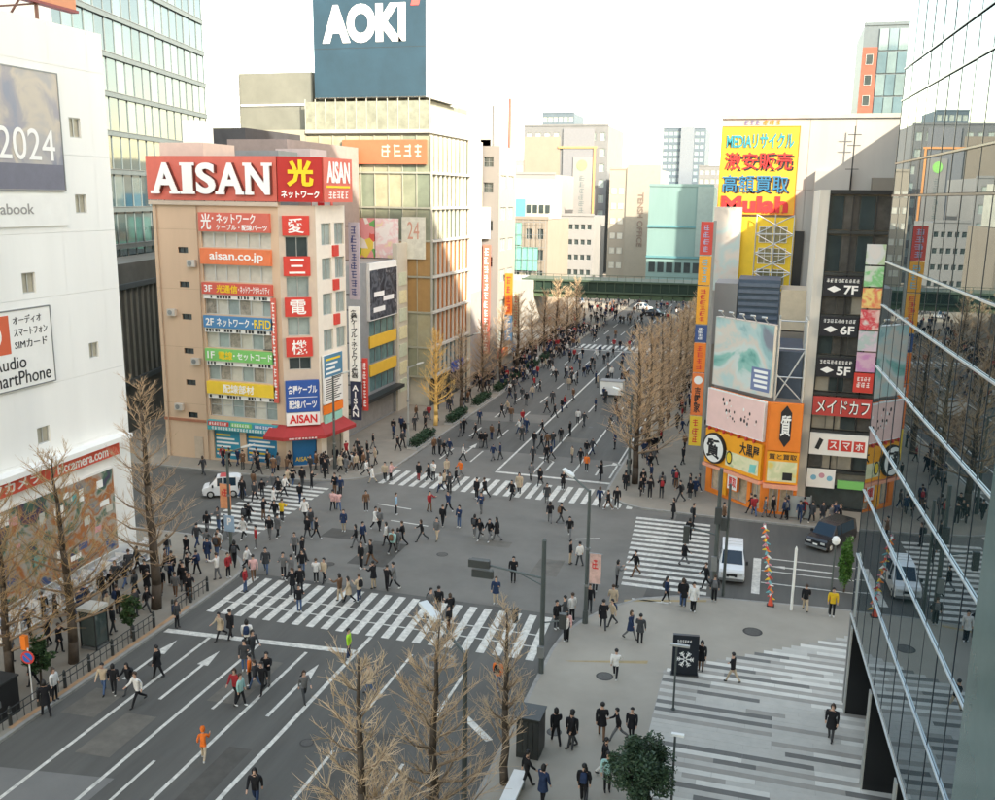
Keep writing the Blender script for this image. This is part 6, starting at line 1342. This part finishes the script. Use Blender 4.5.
# dense places: shop door under the awning, hedge pavement, shop pavement, far street
def scatter(n, poly, seed, cols='kkkkkkkkddddggbbnwwc', mind=.55, wgt=None):
    r = random.Random(seed); k = 0; tries = 0
    xs = [p[0] for p in poly]; ys = [p[1] for p in poly]
    while k < n and tries < n * 60:
        tries += 1; x, y = r.uniform(min(xs), max(xs)), r.uniform(min(ys), max(ys)); ins = False
        for i in range(len(poly)):
            (ax, ay), (bx_, by) = poly[i], poly[i - 1]
            if (ay > y) != (by > y) and x < (bx_ - ax) * (y - ay) / (by - ay) + ax: ins = not ins
        if not ins or any(abs(p['x'] - x) < mind and abs(p['y'] - y) < mind for p in PEOPLE): continue
        person(x, y, r.choice(cols)); k += 1
scatter(26, [(-39.5, 70.3), (-35.2, 70.6), (-33.3, 76), (-36.6, 79), (-37.4, 73.8)], 1, 'kkkkdddgbwwcn')
scatter(34, [(-36.8, 80), (-33.2, 80), (-33.2, 118), (-36.8, 118)], 2)
scatter(40, [(-11.4, 80), (-6.2, 85), (-5.6, 112), (-11.6, 112)], 3, 'kkkkkkdddgbnw')
scatter(10, [(-10.5, 74), (-4, 74), (-6, 79), (-11, 78)], 4, 'kkkkdgb')
scatter(12, [(-1, 72), (6, 72), (6, 73), (-1, 72.9)], 5, 'kkdgbr')
scatter(22, [(-39, 40), (-33.5, 40), (-33.5, 52), (-38, 53.5)], 6, 'kkkkddgbnc')
scatter(48, [(-31, 86), (-13.5, 86), (-13.5, 122), (-31, 122)], 8, 'kkkkkkkkkdddgbbnwch', 1.3)
scatter(10, [(-44, 70.2), (-40, 70.2), (-40, 72.2), (-50, 72.2)], 9, 'kkdgn')
ORD = ['first', 'second', 'third', 'fourth', 'fifth', 'sixth', 'seventh', 'eighth', 'ninth', 'tenth'] + ['%dth' % i for i in range(11, 60)]
def ordw(i): return ORD[i] if i < 20 else ('%d' % (i + 1)) + {1: 'st', 2: 'nd', 3: 'rd'}.get((i + 1) % 10, 'th')
def zone(x, y):
    if y > 76 and -12.3 >= x >= -31.5: return 'in the far street', 'the crossing', 'y'
    if y > 70.8 and -31.5 <= x <= -9.3 and y < 76: return 'on the upper zebra', 'the awning', 'x'
    if x < -31.5 and y > 78.5: return 'on the hedge pavement', 'the awning', 'y'
    if x < -31.4 and y > 69.4: return 'by the red awning', 'the wall', 'x'
    if x < -33.8 and 56.6 < y < 69.4: return 'on the side zebra', 'the store', 'y'
    if x < -31.4 and y < 56.6: return 'on the store pavement', 'the camera', 'y'
    if x > -12.3 and y > 70.6: return 'on the shop pavement', 'the crossing', 'y'
    if x > -9.4 and 55.8 < y < 70.6: return "on the van's zebra", 'the plaza', 'y'
    if x > -10.3 and y < 57: return ('on the striped paving' if x > -4.1 and y < 46 + max(0, x + 4) * .7 else 'on the plaza'), 'the camera', 'y'
    if 44.2 < y < 50.6: return 'on the near zebra', 'the store', 'x'
    if y <= 44.2: return 'on the near road', 'the store', 'x'
    return 'in mid crossing', 'the store', 'x'
PEOPLE = [p for p in PEOPLE if p['y'] < 190]
PEOPLE.sort(key=lambda p: p['x'] ** 2 + p['y'] ** 2)
near, rest = PEOPLE[:298], PEOPLE[298:]
for p in near:
    p['pose'] = p['pose'] or rp.choices(['walking', 'striding', 'standing', 'looking down', 'strolling', 'turning', 'hurrying', 'waiting'], (4, 3, 3, 1.5, 5, 1.5, 1.5, 2))[0]
    p['legs'] = p['legs'] or rp.choice('kkkkkkddddjgbn'); p['long'] = rp.random() < .3; p['hem'] = (p['c'] in 'kkdcwngb' and rp.random() < .45) and not p['hood'] and p['pose'] != 'jogging'
    p['pack'] = rp.random() < .28 and not p['hood'] and not p['hem']
    if p['rz'] is None: p['rz'] = rp.choice((0, 0, math.pi, math.pi, math.pi / 2, -math.pi / 2)) + rp.gauss(0, .35)
    p['zone'], p['ref'], p['ax'] = zone(p['x'], p['y'])
    c = CLOTH[p['c']][0]; c = c if 'vest' in c else c + (' coat' if p['hem'] else (' hoodie' if p['hood'] else ' jacket'))
    p['lab'] = 'person in %s and %s trousers %s %s' % (c, CLOTH[p['legs']][0], 'pausing' if p['pose'] == 'looking down' else p['pose'], p['zone'])
by_lab = {}
for p in near: by_lab.setdefault(p['lab'], []).append(p)
for lab, ps in by_lab.items():
    if len(ps) > 1:
        ps.sort(key=lambda p: p['x'] if p['ax'] == 'x' else (p['y'] if p['ref'] != 'the wall' else p['x']))
        for i, p in enumerate(ps): p['lab'] = lab + ', %s from %s' % (ordw(i), p['ref'])
def ground_z(x, y):
    z = zone(x, y)[0]
    return KH if any(w in z for w in ('pavement', 'plaza', 'paving', 'awning')) else .012
for p in near:
    me, lift, vv = BODY[p['pose']]; o = bpy.data.objects.new('person', me); COL.objects.link(o)
    for i, m in enumerate((CM[p['c']], CM[p['legs']], rp.choice(SHOEM) if p['c'] != 'k' else SHOEM[rp.random() < .3], M_SK)):
        o.material_slots[i].link = 'OBJECT'; o.material_slots[i].material = m
    sc = rp.uniform(.93, 1.06); o.location = (p['x'], p['y'], ground_z(p['x'], p['y']) + (.012 if 'striped' in p['zone'] else 0)); o.rotation_euler = (0, 0, p['rz']); o.scale = (sc, sc, sc)
    tag(o, p['lab'], 'person', 'people at the crossing')
    hv = vv[6]
    if p['hood']: h = bpy.data.objects.new('hood', HOOD)
    else: h = bpy.data.objects.new('hair', HAIR[int(p['long']), int(rp.random() < .3)])
    COL.objects.link(h); h.parent = o; h.location = (hv.x, hv.y + .005, hv.z + lift - .02)
    if p['hem']:
        k = (p['c'], p['long'])
        if k not in HEMS: HEMS[k] = skirt(p['long']); HEMS[k].materials[0] = CM[p['c']]
        q = bpy.data.objects.new('coat_hem', HEMS[k]); COL.objects.link(q); q.parent = o; q.location = (0, 0, lift)
    if p['pack']:
        mk = rp.choice('kkdbgnr')
        if mk not in PACKS: PACKS[mk] = pack_mesh(CM[mk])
        q = bpy.data.objects.new('backpack', PACKS[mk]); COL.objects.link(q); q.parent = o; q.location = (0, 0, lift)
# everyone further off: one crowd
scr = [(p['x'], p['y']) for p in rest]; r = random.Random(5)
for n, (x0, x1, y0, y1) in ((270, (-36.8, -30.5, 112, 172)), (80, (-30.5, -13.5, 120, 172)), (150, (-11.8, -5.6, 108, 165)), (90, (-30, -14, 180, 228)), (110, (-43, -30, 176, 228))):
    for _ in range(n): scr.append((r.uniform(x0, x1), r.uniform(y0, y1)))
cv, cf, cm = [], [], []
low = {}
for k in ('walking', 'standing', 'strolling'):
    me = BODY[k][0]; low[k] = ([tuple(v.co) for v in me.vertices], [tuple(p.vertices) for p in me.polygons], [p.material_index for p in me.polygons])
cmats = [CM['k'], CM['d'], CM['b'], CM['g'], CM['w'], CM['c'], CM['n'], CM['r'], M_SK, HAIRM[0]]
for x, y in scr:
    v, f, mi = low[r.choice(list(low))]; a = r.uniform(0, 6.28); s = r.uniform(.93, 1.06); c, sn_ = math.cos(a) * s, math.sin(a) * s; z = ground_z(x, y); n0 = len(cv); coat = r.choice((0, 0, 0, 0, 0, 0, 0, 1, 1, 1, 2, 2, 3, 4, 5, 6, 7)); leg = r.choice((0, 0, 1, 2, 3))
    cv += [(x + q[0] * c - q[1] * sn_, y + q[0] * sn_ + q[1] * c, z + q[2] * s) for q in v]; cf += [tuple(n0 + i for i in q) for q in f]
    for q, m in zip(f, mi):
        if m == 3: m = 9 if sum(v[i][2] for i in q) / len(q) > 1.62 or (sum(v[i][2] for i in q) / len(q) > 1.5 and sum(v[i][1] for i in q) / len(q) > -.03) else 8
        else: m = coat if m == 0 else (leg if m == 1 else 0)
        cm.append(m)
me = bpy.data.meshes.new('crowd'); me.from_pydata(cv, [], cf); me.update()
for m in cmats: me.materials.append(m)
me.polygons.foreach_set('material_index', cm); me.polygons.foreach_set('use_smooth', [True] * len(cf)); me.update()
o = link('crowd', me); o['kind'] = 'stuff'; o['label'] = 'distant crowd filling the far street and pavements under the bridge'; o['category'] = 'crowd'
